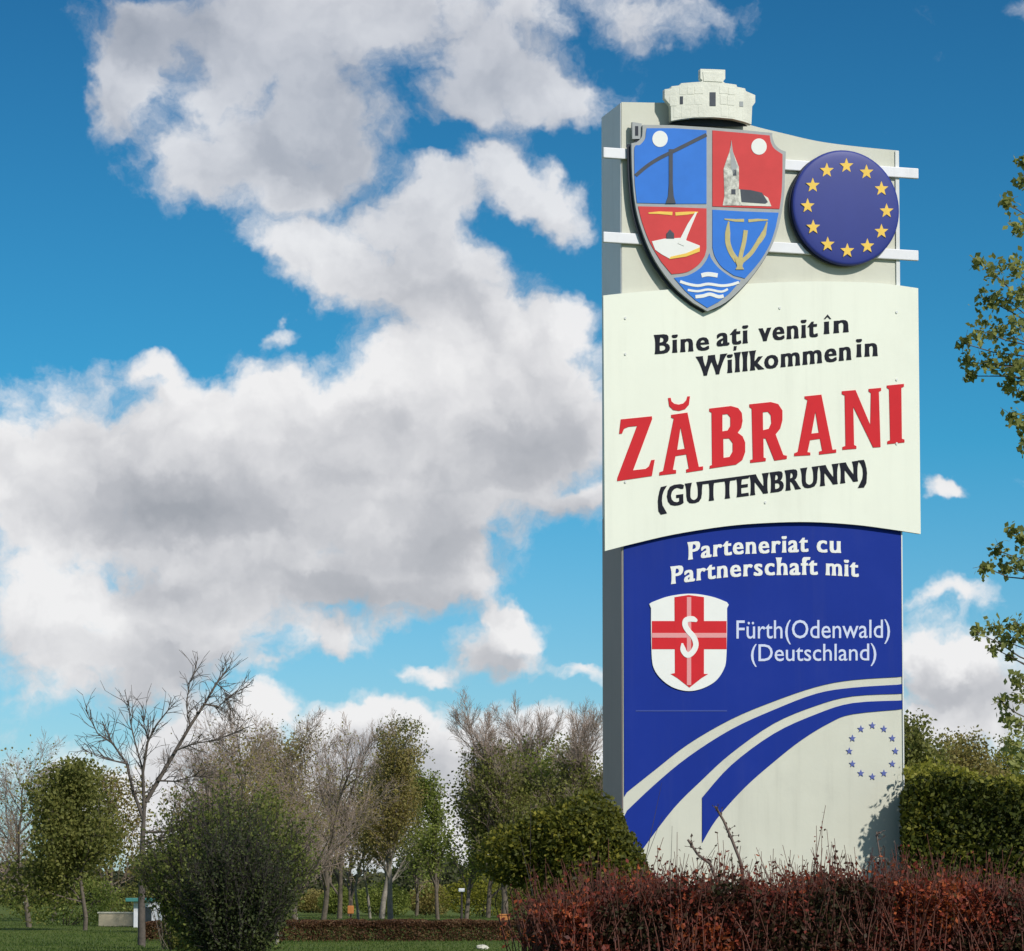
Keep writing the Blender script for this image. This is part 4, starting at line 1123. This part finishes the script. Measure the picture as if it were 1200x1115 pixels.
# ------------------------------------------------------------------ overhanging tree at the right edge
def right_tree():
    rng = np.random.default_rng(91)
    Y = 19.0
    base = at(1400, 1042, Y); base.z = 0
    t = empty('broadleaf_tree', base, 'young broadleaf tree whose leafy branch ends reach in from the right edge', 'tree')
    def Q(x, y, dy=0.0):
        q = at(x, y, Y + dy) - base; return np.array([q.x, q.y, q.z])
    cl = [(1197, 190, 7), (1180, 238, 8), (1197, 212, 8), (1194, 265, 10), (1145, 307, 7), (1163, 319, 12), (1187, 313, 14), (1157, 351, 12), (1177, 350, 15), (1197, 345, 16), (1150, 388, 13), (1130, 403, 8),
          (1171, 390, 15), (1195, 385, 16), (1133, 424, 7), (1155, 424, 11), (1178, 424, 13), (1197, 432, 14), (1137, 441, 5), (1185, 448, 10), (1200, 462, 10), (1186, 489, 7), (1199, 500, 8), (1200, 522, 7),
          (1186, 622, 7), (1198, 632, 8), (1170, 646, 8), (1154, 665, 8), (1182, 664, 9), (1200, 660, 9),
          (1146, 742, 7), (1166, 736, 10), (1188, 736, 11), (1179, 752, 9), (1165, 760, 6), (1202, 740, 12), (1183, 770, 4), (1192, 798, 8), (1173, 822, 7), (1194, 818, 10), (1182, 842, 8), (1196, 850, 10), (1186, 872, 9), (1200, 890, 10), (1190, 900, 7)]
    hubs = [((1330, 300), [c for c in cl if c[1] < 280]), ((1330, 420), [c for c in cl if 280 <= c[1] < 560]), ((1320, 690), [c for c in cl if 560 <= c[1] < 700]), ((1310, 790), [c for c in cl if 700 <= c[1] < 785]), ((1300, 860), [c for c in cl if c[1] >= 785])]
    big, fine, LCs = [], [], []
    tr = [Q(1400, 1420)] + [Q(1400 + 8 * math.sin(k), 1300 - 140 * k, .1 * math.sin(k * 2)) for k in range(9)]
    tr[0] = np.array([0, 0, -.1])
    for i in range(len(tr) - 1): big.append((tr[i], tr[i + 1], .12 * (1 - i / 11), .12 * (1 - (i + 1) / 11)))
    def trunk_at(y):
        z = Q(1400, y)[2]; k = min(range(len(tr)), key=lambda i: abs(tr[i][2] - z)); return tr[k]
    def limb(a, b, r0_, r1_, n, wob, store):
        prev = a
        for i in range(1, n + 1):
            f_ = i / n; q = a * (1 - f_) + b * f_ + (rng.normal(size=3) * wob if i < n else 0)
            q[2] += .0; store.append((prev, q, r0_ + (r1_ - r0_) * (i - 1) / n, r0_ + (r1_ - r0_) * i / n)); prev = q
    def cluster(c, spr, num):
        for k in range(num):
            LCs.append(c + rng.normal(size=3) * spr)
    for (hx, hy), cs in hubs:
        a = trunk_at(hy + 120); h = Q(hx - 30, hy + 20, rng.normal() * .1)
        limb(a, h, .035, .018, 5, .02, big)
        for (x, y, r) in cs:
            dyy = rng.normal() * .10
            c = Q(x, y, dyy); limb(h, c, .008, .0025, 5, .012, fine)
            cluster(c, r * Y / F * .62, int(16 + r * 4))
            for k in range(3):
                d = rng.normal(size=3) * r * Y / F * .8; limb(c, c + d, .002, .001, 2, .004, fine)
    # rest of the crown, right of the picture
    for k in range(420):
        y = rng.uniform(60, 900); wdt = 1 - abs(y - 480) / 620
        x = 1400 + rng.uniform(-150, 260) * wdt; dyy = rng.uniform(-.7, .7) * wdt
        if x < 1240: continue
        c = Q(x, y, dyy); a = trunk_at(y + 80)
        if k % 3 == 0: limb(a, c, .010, .003, 4, .03, fine)
        cluster(c, .08, 24)
    tube_obj('trunk', big, MAT['bark'], t, 8); tube_obj('twigs', fine, MAT['bark'], t, 4)
    leaf_obj('crown', LCs, .041, L_tree, t, rng, aspect=.7)
right_tree()

# ------------------------------------------------------------------ small things on the lawn
q = at(591.5, 1042, 105); t = empty('marker_post', (q.x, q.y, 0), 'short orange brown post at the right end of the low brown hedge', 'post')
box('post', (-.17, -.12, -.05), (.17, .12, .72), MAT['orange'], t, .015); box('cap', (-.19, -.14, .72), (.19, .14, .765), MAT['orange'], t, .01)
q = at(565, 1042, 83)
def rock(name, q, sx, sy, sz, label):
    rng = np.random.default_rng(3); V, Fc = [], []
    n = 12; m_ = 6
    for j in range(m_ + 1):
        ph = math.pi * j / m_
        for i in range(n):
            a = 2 * math.pi * i / n; r = 1 + .12 * rng.normal()
            V.append((sx * math.sin(ph) * math.cos(a) * r, sy * math.sin(ph) * math.sin(a) * r, sz * (1 - math.cos(ph)) / 2 * (1 + .05 * rng.normal()) - .03))
    for j in range(m_):
        for i in range(n): Fc.append((j * n + i, (j + 1) * n + i, (j + 1) * n + (i + 1) % n, j * n + (i + 1) % n))
    o = mesh_py(name, V, Fc, MAT['stone'], None); o.location = (q.x, q.y, 0); o['label'] = label; o['category'] = 'stone'
rock('stone_block', q, .16, .14, .17, 'pale stone lying on the grass in front of the brown hedge')

q = at(178, 1042, 130); t = empty('park_kiosk', (q.x, q.y, 0), 'small white hut with a teal roof, far behind the bare tree', 'hut')
box('wall', (-.75, 0, 0), (.45, 1.6, 1.05), MAT['whitewall'], t, .02); box('roof', (-1.05, -.3, 1.07), (.0, 1.9, 1.22), MAT['teal'], t, .02); box('door', (-.35, -.03, 0), (.0, -.003, .85), MAT['glass'], t)
q = at(160, 1042, 134); t = empty('low_wall', (q.x, q.y, 0), 'low beige wall left of the small white hut', 'wall')
box('wall', (-1.6, 0, 0), (.4, .25, .55), MAT['beigewall'], t, .02); box('coping', (-1.65, -.03, .552), (.45, .28, .62), MAT['stone'], t, .01)

# the dark figure-like post and the orange bin between the trunks
q = at(541, 1042, 150); t = empty('lamp_post', (q.x, q.y, 0), 'short dark lamp post with a pale head, between the far trunks', 'lamp post')
tube_obj('post', [((0, 0, -.05), (0, 0, .3), .09, .07), ((0, 0, .3), (0, 0, 1.45), .06, .05)], MAT['darkbark'], t, 10)
bx_ = box('lamp_head', (-.15, -.15, 1.45), (.15, .15, 1.62), MAT['whitewall'], t, .03); 
q = at(411, 1042, 165); t = empty('litter_bin', (q.x, q.y, 0), 'small orange litter bin beyond the low brown hedge', 'litter bin')
box('bin', (-.16, -.15, .30), (.16, .15, .72), MAT['orange'], t, .03); box('pole', (-.04, .21, -.05), (.04, .29, 1.0), MAT['darkbark'], t)

# grass blades on the visible lawn
rng = np.random.default_rng(77)
n = 90000
Y_ = 62 + 130 * rng.random(n) ** 1.6; X_ = (rng.random(n) * 1.3 - .75) * Y_ * .22
C = np.stack([X_, Y_, np.full(n, .03)], 1)
L_grass = leafmat('grass_blades', [(0, (.045, .085, .016)), (.5, (.10, .16, .028)), (1, (.18, .22, .055))], nscale=.3, trans=.5)
gr_ = leaf_obj('grass', C, .07, L_grass, None, rng, aspect=.35, droop=-.6)
gr_['kind'] = 'stuff'; gr_['label'] = 'short green grass on the lawn'; gr_['category'] = 'grass'
